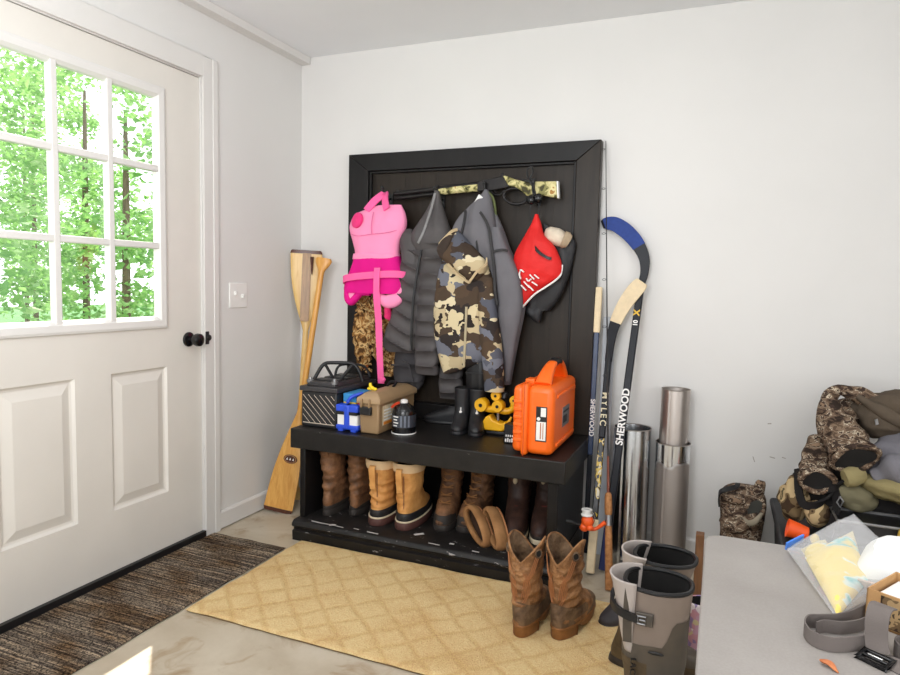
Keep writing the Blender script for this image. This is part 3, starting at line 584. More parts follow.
for nm, pts, wv in (('seam_tape', [(1.060, -.190, 1.478), (1.090, -.205, 1.452), (1.122, -.212, 1.40), (1.140, -.218, 1.32), (1.158, -.224, 1.22), (1.166, -.224, 1.12), (1.178, -.222, 1.06)], .012), ('seam_tape', [(1.002, -.182, 1.475), (1.008, -.205, 1.44), (1.004, -.212, 1.40), (.992, -.212, 1.36)], .010), ('seam_tape', [(1.15, -.222, 1.292), (1.19, -.222, 1.300), (1.212, -.206, 1.296)], .010), ('seam_tape', [(1.06, -.198, 1.42), (1.066, -.208, 1.36), (1.075, -.21, 1.29), (1.082, -.205, 1.24)], .008)):
    mb = MB().at(SO); mb.ribbon(pts, (1, 0, 0) if abs(pts[0][0] - pts[-1][0]) < .15 and pts[0][2] - pts[-1][2] > .05 else (0, 0, 1), wv, .003, 24); mb.build(nm, m_pipe, sj)
mb = MB().at(SO); mb.prism([(1.058, 1.548), (1.078, 1.532), (1.064, 1.500), (1.036, 1.512)], 'y', -.168, -.160); tag(mb.build('white_label', m_white, sj, bevel=.002), 'white label patch near the hook')
mb = MB().at(SO); mb.tube([(1.078, -.13, 1.565), (1.105, -.12, 1.54), (1.118, -.115, 1.49), (1.122, -.115, 1.44)], .006, 8, 18); tag(mb.build('cord_loop', flat('olive_cord', C(96, 104, 62), .8), sj), 'olive green cord beside the hood')
# ---- camo hunting jacket in front of it
m_camo = camo_patch('grey_brown_camo', [C(46, 40, 38), C(78, 64, 52), C(212, 196, 158), C(112, 114, 124), C(66, 54, 46), C(218, 204, 170), C(88, 90, 100), C(84, 68, 54), C(196, 178, 142), C(54, 48, 46)], 15, (1, .6, 1.35))
CO = (1.03, -0.18, 1.36)
cj = thing('camo_jacket', 'brown, tan and grey camo jacket hanging in front of the grey soft shell', 'jacket', CO)
mb = MB().at(CO)
cloth(mb, [(1.26, .90, 1.10, -.185, .05), (1.20, .885, 1.135, -.19, .08), (1.1, .872, 1.152, -.195, .095), (1.0, .868, 1.165, -.197, .10), (.92, .874, 1.162, -.198, .10), (.85, .888, 1.15, -.196, .095), (.80, .90, 1.10, -.192, .085), (.765, .912, 1.02, -.19, .07), (.742, .920, .955, -.188, .05)], 60, fold=.011, vf=10, hf=4, seed=41); mb.build('body', m_camo, cj)
mb = MB().at(CO)
cloth(mb, [(1.18, 1.085, 1.15, -.21, .05), (1.08, 1.09, 1.165, -.222, .07), (.98, 1.10, 1.185, -.226, .08), (.87, 1.112, 1.203, -.226, .08), (.78, 1.122, 1.213, -.224, .075), (.71, 1.128, 1.216, -.220, .072), (.683, 1.130, 1.214, -.218, .07)], 50, fold=.006, vf=14, hf=8, seed=43); mb.build('sleeve', m_camo, cj)
mb = MB().at(CO)   # folded hood lying over the collar
cloth(mb, [(1.385, .955, .985, -.205, .03), (1.355, .925, 1.015, -.215, .06), (1.315, .895, 1.055, -.222, .085), (1.27, .905, 1.10, -.226, .095), (1.23, .955, 1.125, -.228, .09), (1.195, 1.005, 1.115, -.228, .075), (1.165, 1.045, 1.085, -.222, .05), (1.15, 1.06, 1.072, -.215, .03)], 44, fold=.014, vf=14, hf=8, seed=45); mb.build('hood', m_camo, cj)
mb = MB().at(CO); mb.ribbon([(.888, -.215, 1.292), (.905, -.240, 1.322), (.935, -.250, 1.350), (.965, -.248, 1.378), (.985, -.232, 1.388)], (.25, -.2, 1), .012, .003, 24); mb.ribbon([(1.128, -.240, 1.262), (1.132, -.258, 1.235), (1.10, -.276, 1.205), (1.07, -.272, 1.168), (1.055, -.262, 1.158), (1.01, -.276, 1.19), (.96, -.270, 1.235)], (0, -.3, 1), .010, .003, 36); tag(mb.build('hood_trim', flat('tan_edge', C(196, 174, 136), .8), cj), 'tan edge tape on the hood')
mb = MB().at(CO); cloth(mb, [(1.362, .945, .968, -.243, .02), (1.335, .918, .968, -.252, .03), (1.30, .900, .955, -.256, .034), (1.262, .915, .945, -.252, .025)], 24, fold=.006, seed=47); tag(mb.build('hood_opening', flat('dark_camo_shadow', C(58, 46, 38), .9), cj), 'hood opening with its shade painted dark brown')  # dark piece laid on the hood; its colour stands in for inner shade
mb = MB().at(CO); mb.ribbon([(1.045, -.252, 1.05), (1.046, -.256, .96), (1.043, -.254, .87), (1.038, -.248, .785)], (1, 0, 0), .010, .003, 20); tag(mb.build('zip', flat('tan_zip', C(176, 162, 130), .6), cj), 'tan front zip')
mb = MB().at(CO); cloth(mb, [(.83, 1.03, 1.135, -.18, .06), (.76, 1.028, 1.135, -.182, .065), (.70, 1.03, 1.13, -.182, .06), (.672, 1.034, 1.125, -.18, .05)], 24, fold=.008, seed=49); mb.box(1.036, 1.12, -.226, -.218, .752, .758); tag(mb.build('inner_layer', m_blk, cj), 'black inner layer below the hem')
# ---- red bag, fleece and black glove on the right hook
m_red = fabric('red_nylon', C(222, 36, 34), .07, 260, .6, .35, .35)
RB = (1.30, -0.11, 1.45)
rb = thing('drawstring_bag', 'red drawstring bag with white lettering hanging on the right hook', 'bag', RB)
mb = MB().at(RB)
cloth(mb, [(1.458, 1.306, 1.322, -.128, .02), (1.42, 1.295, 1.335, -.132, .035), (1.37, 1.272, 1.352, -.138, .06), (1.325, 1.248, 1.398, -.142, .075), (1.275, 1.226, 1.425, -.145, .085), (1.225, 1.228, 1.438, -.145, .085), (1.185, 1.238, 1.426, -.143, .08), (1.145, 1.248, 1.37, -.14, .07), (1.105, 1.256, 1.315, -.136, .055), (1.058, 1.264, 1.276, -.13, .03)], 56, fold=.016, vf=13, hf=5, seed=51, wrinkle=.006); mb.build('body', m_red, rb)
mb = MB().at(RB); mb.tube([(1.272, -.158, 1.055), (1.300, -.176, 1.082), (1.335, -.184, 1.115), (1.375, -.182, 1.142), (1.415, -.172, 1.172), (1.436, -.155, 1.20), (1.438, -.145, 1.24)], .0042, 8, 36); tag(mb.build('piping', m_white, rb), 'white piping along the lower edge')
mb = MB().at(RB); mb.ribbon([(1.322, -.180, 1.318), (1.345, -.192, 1.292), (1.385, -.195, 1.268), (1.40, -.19, 1.265)], (0, 0, 1), .012, .003, 14); mb.build('drawstring', m_blk, rb)
lt = [((1.262, 1.196), (1.268, 1.216), (1.282, 1.206)), ((1.270, 1.176), (1.262, 1.196)), ((1.272, 1.150), (1.296, 1.128)), ((1.285, 1.165), (1.312, 1.140)), ((1.295, 1.180), (1.305, 1.168), (1.318, 1.178)), ((1.310, 1.196), (1.330, 1.176)), ((1.320, 1.165), (1.345, 1.150)), ((1.305, 1.150), (1.328, 1.128)), ((1.330, 1.196), (1.350, 1.18))]
mb = MB().at(RB)
for q in lt:
    mb.ribbon([(x, -.193 + .35 * abs(x - 1.315) ** 1 * .25, z) for x, z in q], (.4, 0, 1), .0045, .006, 8)
mb.build('lettering', m_white, rb)
m_fleece = fabric('cream_fleece', C(214, 200, 180), .14, 90, .95, .5)
mb = MB(); RF = Matrix.Rotation(math.radians(28), 3, 'Y')
mb.at((1.40, -.12, 1.36)); mb.ell((1.402, -.118, 1.362), (.058, .034, .036), 28, 18, lambda q, u, a: .004 * N(q, 60, 3), RF)
ft = thing('fleece_cuff', 'cream fleece cuff sticking out above the red bag', 'mitten', (1.40, -.12, 1.36)); mb.build('fleece', m_fleece, ft)
mb = MB().at((1.40, -.12, 1.36)); mb.sweep([(1.432, -.13, 1.352), (1.446, -.125, 1.346), (1.456, -.12, 1.340)], [(.036, .030), (.037, .031), (.030, .026)], 24, (0, 1, 0)); tag(mb.build('fleece_opening', fabric('tan_suede', C(176, 156, 130), .1), ft), 'tan opening of the cuff')
BO = (1.37, -.08, 1.40)
bb = thing('black_pouch', 'black soft pouch hanging behind the red drawstring bag', 'bag', BO)
mb = MB().at(BO); cloth(mb, [(1.42, 1.325, 1.35, -.085, .03), (1.39, 1.325, 1.40, -.085, .04), (1.35, 1.33, 1.474, -.088, .05), (1.28, 1.33, 1.474, -.090, .055), (1.20, 1.32, 1.458, -.090, .06), (1.14, 1.29, 1.44, -.090, .06), (1.08, 1.27, 1.41, -.09, .055), (1.04, 1.27, 1.375, -.088, .05)], 40, fold=.014, vf=14, seed=55); mb.build('body', m_rubber, bb)
mb = MB().at(BO); cloth(mb, [(1.07, 1.275, 1.37, -.09, .04), (1.03, 1.272, 1.345, -.095, .05), (1.0, 1.30, 1.34, -.092, .045), (.985, 1.32, 1.335, -.09, .03)], 20, fold=.01, seed=57); mb.build('flap', m_rubber, bb)
# ================================================================== THINGS ON THE BENCH TOP
T = BZ + 0.0005
m_bat = flat('battery_black', C(34, 34, 36), .45, var=.08); m_batlid = flat('battery_lid_grey', C(58, 56, 58), .4, var=.2, scale=30)
AO = (0.437, -0.31, T)
ba = thing('car_battery', 'black car battery with diagonal pinstripes and a carry handle at the bench left end', 'battery', AO)
mb = MB().at(AO); mb.box(.345, .530, -.480, -.140, T, .655); mb.build('case', m_bat, ba, bevel=.006)
mb = MB().at(AO); mb.box(.338, .537, -.487, -.133, .655, .677); mb.prism([(.36, .677), (.515, .677), (.505, .697), (.37, .697)], 'y', -.465, -.155); mb.build('lid', m_batlid, ba, bevel=.004)
mb = MB().at(AO)
for k in range(-3, 7):
    x0, z0, x1, z1 = .352 + k * .030, .640, .352 + k * .030 + .13, .512
    if x0 < .354: f = (.354 - x0) / (x1 - x0); x0 += f * (x1 - x0); z0 += f * (z1 - z0)
    if x1 > .520: f = (x1 - .520) / (x1 - x0) if x1 > x0 else 0; z1 += f * (z0 - z1); x1 = .520
    if x1 - x0 < .01: continue
    d = Vector((x1 - x0, 0, z1 - z0)).normalized(); nrm = Vector((-d.z, 0, d.x)) * .0012
    p, q = Vector((x0, -.4808, z0)), Vector((x1, -.4808, z1)); mb.add([p - nrm, q - nrm, q + nrm, p + nrm], [(0, 1, 2, 3)])
mb.box(.354, .520, -.4811, -.480, .510, .513); mb.build('pinstripes', m_line, ba, smooth=False)
mb = MB().at(AO)
hp = [(.352, -.395, .690), (.375, -.375, .745), (.392, -.365, .766), (.42, -.355, .772), (.50, -.325, .772), (.525, -.318, .764), (.545, -.312, .735), (.560, -.305, .690)]
mb.tube(hp, .0085, 10, 30); mb.tube([(.395, -.365, .764), (.425, -.345, .700)], .007, 8); mb.tube([(.515, -.320, .764), (.475, -.36, .700)], .008, 8); mb.tube([(.40, -.29, .70), (.42, -.275, .752), (.52, -.235, .752), (.55, -.22, .70)], .006, 8, 20); mb.build('handle', m_blk, ba)
for x, y in ((.372, -.45), (.500, -.45)):
    mb = MB().at(AO); mb.lathe([(.016, 0), (.016, .012), (.009, .014), (.008, .024), (0, .025)], (x, y, .690), 16); mb.build('terminal', m_grey, ba)
for k in range(3): MB().at(AO).box(.375, .50, -.43 + k * .085, -.37 + k * .085, .697, .703).build('cell_cover', m_bat, ba, bevel=.003)

m_blue = flat('royal_blue_plastic', C(40, 78, 206), .4, var=.05); m_cyan = flat('light_blue_card', C(60, 150, 210), .5, var=.04); m_yel = flat('yellow_card', C(240, 206, 60), .5, var=.04); m_redc = flat('red_card', C(176, 30, 44), .5, var=.04)
UO = (0.59, -0.44, T)
ub = thing('plastic_case', 'small blue and white plastic case beside the tan ammo box', 'case', UO)
MB().at(UO).box(.540, .641, -.490, -.455, T + .012, .600).build('body', m_white, ub, bevel=.004)
mb = MB().at(UO); mb.box(.535, .646, -.496, -.450, .580, .612); mb.box(.535, .646, -.495, -.450, T + .008, T + .030)
mb.box(.577, .603, -.498, -.450, T + .01, .612); mb.build('blue_frame', m_blue, ub, bevel=.006)
MB().at(UO).box(.540, .641, -.4945, -.452, .568, .582).build('shade_strip', m_blk, ub, smooth=False)  # black strip standing in for the shade below the blue top
for x in (.545, .610): MB().at(UO).box(x, x + .026, -.494, -.452, T, T + .012).build('foot', m_blue, ub, bevel=.002)
GO = (0.575, -0.34, T)
gb = thing('ammunition_carton', 'light blue and yellow carton behind the blue and white case', 'box', GO)
MB().at(GO).box(.541, .604, -.440, -.30, T, .620).build('carton', m_yel, gb, bevel=.001); MB().at(GO).box(.5405, .6045, -.4405, -.2995, .615, .652).build('lid', m_cyan, gb, bevel=.001)
MB().at(GO).box(.548, .596, -.4415, -.44, .596, .608).build('print_band', m_blk, gb, smooth=False)
RO2 = (0.625, -0.34, T)
rb2 = thing('carton', 'red and yellow carton squeezed against the tan ammo box', 'box', RO2)
MB().at(RO2).box(.610, .638, -.435, -.24, T, .612).build('carton', m_yel, rb2, bevel=.001); MB().at(RO2).box(.6095, .6385, -.4355, -.2395, .605, .634).build('lid', m_redc, rb2, bevel=.001)
BLO = (0.60, -0.42, .613)
mb = MB().at(BLO); mb.tube([(.578, -.465, .618), (.588, -.462, .636), (.604, -.452, .648), (.634, -.43, .660)], [.007, .008, .008, .006], 10, 16); mb.ell((.580, -.466, .622), (.010, .009, .008))
tag(mb.build('blue_handle_tool', m_blue), 'blue bent plastic handle lying on the blue and white case', 'tool')

m_tan = flat('tan_plastic', C(150, 122, 88), .5, var=.06); m_tanl = flat('tan_plastic_lid', C(164, 136, 102), .45, var=.05)
MO = (0.72, -0.31, T)
am = thing('ammo_box', 'tan plastic ammo box with a dark latch on the bench', 'ammo box', MO)
mb = MB().at(MO); R = []
for z, ins in ((T, .006), (.52, .004), (.632, 0.0)): R.append([Vector((x, y, z)) for x, y in ((.648 + ins, -.490 + ins), (.748 - ins, -.490 + ins), (.748 - ins, -.135 - ins), (.648 + ins, -.135 - ins))])
mb.rings(R); mb.build('body', m_tan, am, bevel=.008)
mb = MB().at(MO); R = []
for z, ins in ((.626, -.008), (.645, -.008), (.652, -.004), (.672, .022), (.675, .03)): R.append([Vector((x, y, z)) for x, y in ((.648 + ins, -.490 + ins), (.748 - ins, -.490 + ins), (.748 - ins, -.135 - ins), (.648 + ins, -.135 - ins))])
mb.rings(R); mb.build('lid', m_tanl, am, bevel=.004)
mb = MB().at(MO); mb.box(.660, .716, -.506, -.489, .578, .614); mb.build('latch', m_blk, am, bevel=.004)
for x in (.664, .702): MB().at(MO).box(x, x + .009, -.507, -.49, .61, .648).build('latch_hinge', m_tan, am, bevel=.003)
mb = MB().at(MO); mb.box(.7475, .7495, -.455, -.36, .53, .615); am_l = mb.build('label', flat('cream_label', C(214, 196, 164), .5, var=.2, scale=60), am, smooth=False)
for k in range(4): MB().at(MO).box(.7492, .7502, -.447, -.372 - .01 * (k % 2), .592 - k * .014, .598 - k * .014).build('label_line', m_white, am_l, smooth=False)
MB().at(MO).box(.7492, .7504, -.45, -.365, .532, .545).build('label_band', flat('orange_band', C(216, 130, 40), .5), am_l, smooth=False)
mb = MB().at(MO); mb.tube([(.685, -.30, .676), (.685, -.27, .692), (.715, -.27, .692), (.715, -.30, .676)], .006, 8, 20); mb.build('carry_handle', m_blk, am)
YO = (.668, -.42, .672)
mb = MB().at(YO); mb.tube([(.664, -.42, .706), (.668, -.42, .690), (.678, -.42, .682), (.69, -.42, .680)], [.006, .008, .009, .006], 10, 16); mb.ell((.662, -.42, .680), (.012, .009, .007)); mb.ell((.690, -.425, .681), (.012, .009, .007))
tag(mb.build('yellow_clip', flat('yellow_plastic', C(244, 212, 28), .4, var=.03)), 'small yellow plastic clip lying on the tan ammo box lid', 'clip')
KO = (0.818, -0.390, T)
m_label = flat('dark_grey_label', C(52, 56, 64), .4, var=.1)
cn = thing('fuel_canister', 'squat black canister with a white rimmed base beside the ammo box', 'canister', KO)
MB().at(KO).lathe([(.048, T), (.053, T + .003), (.053, T + .012), (.052, .57), (.050, .592), (.040, .612), (.022, .624), (.020, .627), (0, .627)], (KO[0], KO[1], 0), 40).build('body', m_blkgloss, cn, angle=30)
MB().at(KO).lathe([(.0535, T + .001), (.0545, T + .001), (.0545, T + .006), (.0535, T + .006)], (KO[0], KO[1], 0), 40, cap0=False, cap1=False).build('base_rim', m_white, cn)
MB().at(KO).lathe([(.0526, .525), (.0530, .525), (.0527, .578), (.052, .578)], (KO[0], KO[1], 0), 40, cap0=False, cap1=False).build('label', m_label, cn)
def arc_patch(mb, c, r, a0, a1, z0, z1, n=8):
    vs = []
    for i in range(n + 1):
        a = a0 + (a1 - a0) * i / n
        for z in (z0, z1): vs.append((c[0] + r * math.sin(a), c[1] - r * math.cos(a), z))
    return mb.add(vs, [(2 * i, 2 * i + 2, 2 * i + 3, 2 * i + 1) for i in range(n)])
mb = MB().at(KO)
for k in range(4): arc_patch(mb, KO, .0535, -.55, -.12 + .1 * (k % 2), .530 + k * .013, .535 + k * .013)
mb.build('label_lines', m_white, cn, smooth=False)
mb = MB().at(KO)
for k in range(3): arc_patch(mb, KO, .0534, .15 + k * .32, .30 + k * .32, .528, .577)
mb.build('label_bars', flat('grey_bars', C(110, 116, 128), .5), cn, smooth=False)
MB().at(KO).lathe([(.016, .626), (.016, .638), (.009, .642), (0, .642)], (KO[0], KO[1], 0), 20).build('valve_cap', m_white, cn)
mb = MB().at(KO); mb.ribbon([(KO[0] - .046, KO[1] - .03, .606), (KO[0] - .03, KO[1] - .035, .620), (KO[0] - .008, KO[1] - .028, .632)], (0, -.5, 1), .010, .002, 8); tag(mb.build('red_tab', flat('red_orange_plastic', C(214, 70, 40), .5), cn), 'red orange tab near the valve')

# yellow toy, small black box, orange case
m_yp = flat('yellow_toy_plastic', C(236, 176, 20), .4, var=.06)
TO = (1.19, -0.20, T)
ty = thing('yellow_toy', 'yellow plastic toy with round ended arms beside the orange case', 'toy', TO)
mb = MB().at(TO); mb.prism([(1.135, .512), (1.130, .545), (1.145, .572), (1.165, .580), (1.178, .560), (1.215, .548), (1.238, .556), (1.240, .530), (1.225, .512)], 'y', -.250, -.190); mb.sweep([(1.158, -.225, .57), (1.162, -.225, .55), (1.17, -.222, .53)], [(.008, .01), (.016, .018), (.02, .02)], 14); mb.build('body', m_yp, ty, bevel=.007, bseg=3)
MB().at(TO).box(1.145, 1.235, -.245, -.175, T, .512).build('base', m_blk, ty, bevel=.006)
MB().at(TO).lathe([(.007, .53), (.007, .66)], (1.193, -.215, 0), 14).build('mast', m_grey, ty)
mb = MB().at(TO); mb.tube([(1.118, -.225, .615), (1.15, -.222, .602), (1.19, -.22, .605), (1.23, -.215, .598), (1.256, -.21, .612), (1.262, -.21, .645)], [.017, .015, .018, .015, .014, .014], 12, 30); mb.build('arm', m_yp, ty)
for p, r in (((1.122, -.228, .620), (.030, .024, .031)), ((1.200, -.232, .622), (.026, .024, .036)), ((1.266, -.212, .650), (.020, .018, .024)), ((1.184, -.218, .664), (.022, .018, .020))):
    mb = MB().at(TO); mb.lathe([(r[0] * .6, -r[1]), (r[0] * .92, -r[1]), (r[0], -r[1] * .8), (r[0], r[1] * .8), (r[0] * .92, r[1]), (r[0] * .6, r[1])], p, 24, 'y'); ae = mb.build('arm_end', m_yp, ty)
    mb = MB().at(TO); mb.lathe([(0, -r[1] - .0015), (r[0] * .28, -r[1] - .0015), (r[0] * .28, -r[1] + .002)], p, 14, 'y'); mb.build('bolt', m_steel, ae)
mb = MB().at(TO); mb.lathe([(.020, .655), (.018, .672), (.010, .680), (0, .681)], (1.215, -.20, 0), 18); mb.build('top_lens', m_steel, ty)
mb = MB().at(TO); mb.tube([(1.225, -.22, .53), (1.24, -.22, .545), (1.254, -.215, .575)], [.008, .008, .005], 10, 12); mb.build('lower_arm', m_yp, ty)
SO2 = (1.295, -.33, T)
sb = thing('small_black_box', 'small black box with white print left of the orange case', 'box', SO2)
MB().at(SO2).box(1.268, 1.333, -.362, -.300, T, .572).build('body', m_blk, sb, bevel=.003)
mb = MB().at(SO2)
for k in range(4): mb.box(1.274 + k * .009, 1.280 + k * .009, -.3632, -.362, .500, .512 + .004 * (k % 2)); mb.box(1.276 + k * .009, 1.281 + k * .009, -.3632, -.362, .522, .530)
mb.build('white_print', m_white, sb, smooth=False)
m_or = flat('orange_case_plastic', C(252, 108, 22), .38, var=.03, bump=.03, bscale=200); m_ord = flat('orange_case_seam', C(206, 78, 10), .45)
EO = (1.428, -0.315, T)
oc = thing('orange_hard_case', 'bright orange hard case with a top handle standing at the bench right end', 'case', EO)
mb = MB().at(EO); mb.box(1.404, 1.512, -.486, -.082, T + .006, .768); mb.build('body', m_or, oc, bevel=.026, bseg=4)
mb = MB().at(EO); mb.box(1.346, 1.396, -.478, -.090, T + .008, .764); mb.build('lid', m_or, oc, bevel=.022, bseg=4)
mb = MB().at(EO); mb.box(1.385, 1.412, -.492, -.076, T, .774); mb.build('rim', m_or, oc, bevel=.012, bseg=3)
MB().at(EO).box(1.396, 1.399, -.4932, -.0748, T + .001, .7752).build('seam', m_ord, oc, bevel=.0)
for z in (.545, .575, .605, .635, .665, .695): MB().at(EO).box(1.352, 1.387, -.4835, -.475, z, z + .014).build('rib', m_or, oc, bevel=.003)
for z in (.535, .725): MB().at(EO).box(1.508, 1.519, -.44, -.13, z - .008, z + .008).build('side_rib', m_or, oc, bevel=.004)
for y in (-.40, -.18): MB().at(EO).box(1.380, 1.418, y - .028, y + .028, .762, .785).build('latch', m_or, oc, bevel=.005)
MB().at(EO).box(1.444, 1.487, -.4885, -.484, .555, .690).build('front_label', m_blk, oc, bevel=.001)
mb = MB().at(EO); mb.box(1.447, 1.484, -.4895, -.488, .560, .632); mb.box(1.463, 1.483, -.4895, -.488, .652, .686); mb.build('label_panel', m_white, oc, smooth=False)
mb = MB().at(EO); mb.box(1.462, 1.466, -.4900, -.4893, .565, .628); mb.box(1.472, 1.475, -.49, -.4893, .565, .628); mb.build('label_print', flat('label_print', C(180, 110, 70), .5), oc, smooth=False)
mb = MB().at(EO); mb.lathe([(0, 0), (.007, 0), (.007, .002), (0, .002)], (1.455, -.4905, .643), 16, 'y'); mb.build('label_mark', m_white, oc)
MB().at(EO).box(1.511, 1.5135, -.335, -.215, .585, .665).build('side_label', m_grey, oc, bevel=.001)
mb = MB().at(EO); mb.box(1.5132, 1.5142, -.325, -.225, .642, .650); mb.box(1.5132, 1.5142, -.325, -.26, .60, .63); mb.build('side_label_print', m_blk, oc, smooth=False)
mb = MB().at(EO); mb.sweep([(1.452, -.425, .765), (1.454, -.40, .792), (1.458, -.36, .822), (1.462, -.33, .838), (1.464, -.28, .843), (1.464, -.24, .838), (1.460, -.20, .822), (1.456, -.165, .792), (1.454, -.145, .765)], [(.034, .016), (.030, .016), (.024, .014), (.020, .012), (.018, .011), (.020, .012), (.024, .014), (.030, .016), (.034, .016)], 20, (0, 0, 1), 44, sq=.7); mb.build('handle', m_or, oc)
oc.location.y -= .032; mb = MB().at(EO); mb.sweep([(1.463, -.325, .841), (1.464, -.28, .846), (1.464, -.245, .842)], [(.021, .0135), (.020, .0135), (.021, .0135)], 18, (0, 0, 1), 12, sq=.7); mb.build('handle_grip', m_blk, oc)

# ================================================================== BOOTS AND SHOES
def outline(z, yb, yf, wb, wf, n=44, ex=0.0, toe=.78):
    out = []
    for i in range(n):
        a = 2 * PI * i / n; c, s = math.cos(a), math.sin(a)
        y = (yf + yb) / 2 + ((yf - yb) / 2 + ex) * c; w_ = (wb + (wf - wb) * (1 + c) / 2) + ex
        out.append(Vector((w_ * math.copysign(abs(s) ** toe, s), y, z)))
    return out
def boot(name, label, loc, rz, rows, layers, m_up, m_in, s=1.0, res=44, top=None, crease=.004, cz=(.09, .2), rim=None, group=None, cat='boot', seed=0, lean=(0, 0), sx=1.0, depth=.55, rot=None):
    g = thing(name, label, cat, loc, rz, group, rot)
    rr = crom(rows, res); zt = rows[-1][0]; R = []
    S = lambda p, z: Vector((p.x * s * sx + lean[0] * z, p.y * s + lean[1] * z, p.z * s))
    def ring(r, k, ins=0.0):
        q = []; u = k / (res - 1)
        for i, p in enumerate(outline(*r, ex=-ins)):
            th = 2 * PI * i / 44
            if top: p.z += top(th) * max(0.0, (u - .35) / .65) ** 1.5
            c = Vector((0, (r[1] + r[2]) / 2, p.z)); d = (p - c); d.z = 0
            if d.length > 1e-6: d.normalize()
            f = crease * mn.noise(Vector((p.x * 14 + seed, p.y * 14, p.z * 26))) 
            if cz[0] < r[0] < cz[1]: f += crease * (.4 + .8 * mn.noise(Vector((p.x * 9, p.y * 9, seed + 3)))) * math.sin(r[0] * 190 + 5 * mn.noise(Vector((p.x * 16, p.y * 16, seed))))
            q.append(S(p + d * f, p.z))
        return q
    for k, r in enumerate(rr): R.append(ring(r, k))
    mb = MB(); mb.rings(R, True, False)
    inner = [ring(r, res - 1 - k, .005) for k, r in enumerate(rr[::-1]) if k < res * depth]
    top_o, top_i = R[-1], inner[0]
    mb.rings([top_o, [(a + b) / 2 + Vector((0, 0, .002)) for a, b in zip(top_o, top_i)], top_i], False, False)
    up = mb.build('upper', m_up, g, angle=70)
    mb = MB(); mb.rings(inner, False, True); mb.build('lining', m_in, g, angle=70)
    if rim:
        mb = MB(); c = [(a + b) / 2 for a, b in zip(top_o, top_i)]; mb.tube(c + [c[0]], rim[1], 8); mb.build('rim', rim[0], g)
    for nm, m, z0, z1, ex, y0 in layers:
        R = []
        base = rows[0]
        for z, e in ((z0, ex - .002), (z0 + .003, ex), (z1 - .003, ex), (z1, ex - .002)):
            o_ = outline(z, *base[1:], ex=e)
            if y0 is not None: o_ = [Vector((p.x, min(p.y, y0), p.z)) for p in o_]
            R.append([S(p, p.z) for p in o_])
        mb = MB(); mb.rings(R); mb.build(nm, m, g, angle=50)
    return g
pull = [(.024, -.066, .215, .040, .047), (.048, -.069, .210, .042, .048), (.078, -.067, .168, .043, .046), (.104, -.062, .105, .043, .045), (.13, -.060, .076, .044, .045), (.17, -.062, .064, .047, .047), (.22, -.066, .068, .053, .052), (.265, -.068, .072, .056, .055)]
lacer = [(.024, -.066, .215, .040, .050), (.05, -.069, .214, .042, .050), (.080, -.067, .180, .043, .048), (.104, -.062, .125, .043, .046), (.135, -.060, .082, .044, .046), (.18, -.060, .066, .046, .047), (.235, -.062, .062, .050, .049)]
m_brn = leather('brown_boot_leather', C(58, 40, 30), C(146, 104, 72), 16, .55, .5, .008); m_tanb = leather('tan_boot_leather', C(186, 124, 62), C(226, 170, 102), 12, .6, .35, .008); m_cre = fabric('cream_cuff_lining', C(226, 194, 152), .08)
m_dkb = leather('dark_brown_leather', C(40, 30, 28), C(82, 56, 46)); m_dlin = flat('dark_boot_lining', C(24, 22, 21), .95)
m_sole = flat('dark_sole', C(44, 38, 34), .7, var=.15); m_msole = flat('brown_sole', C(84, 52, 46), .6, var=.12); m_csole = flat('cream_line', C(212, 196, 166), .6); m_tsole = leather('stacked_heel', C(104, 66, 34), C(146, 98, 54), 20, .5, .1)
P0 = 0.0905
for x, y, rz, lb, sd, zz in ((.465, -.395, .12, 'brown wrinkled pull on boot, leftmost under the bench', 1, 1.2), (.574, -.345, .10, 'brown pull on boot between a wrinkled brown boot and tan boots under the bench', 2, 1.18)):
    g = boot('pull_on_boot', lb, (x, y, P0), rz, pull, [('sole', m_sole, 0, .024, .004, None), ('rand', m_sole, .022, .040, .0025, None)], m_brn, m_dlin, zz, sx=.82, crease=.0085, cz=(.08, .26), seed=sd, group='shoes under the bench')
    mb = MB(); mb.ribbon([(0, -.074 * zz, .235 * zz), (0, -.079 * zz, .27 * zz), (0, -.072 * zz, .30 * zz), (0, -.064 * zz, .26 * zz)], (1, 0, 0), .03, .002, 14); mb.build('pull_loop', m_brn, g)
tanr = [(.050, -.066, .20, .044, .05), (.066, -.066, .196, .044, .05), (.09, -.062, .15, .044, .048), (.115, -.060, .10, .045, .047), (.15, -.060, .075, .048, .048), (.19, -.062, .070, .053, .052), (.24, -.066, .074, .058, .056)]
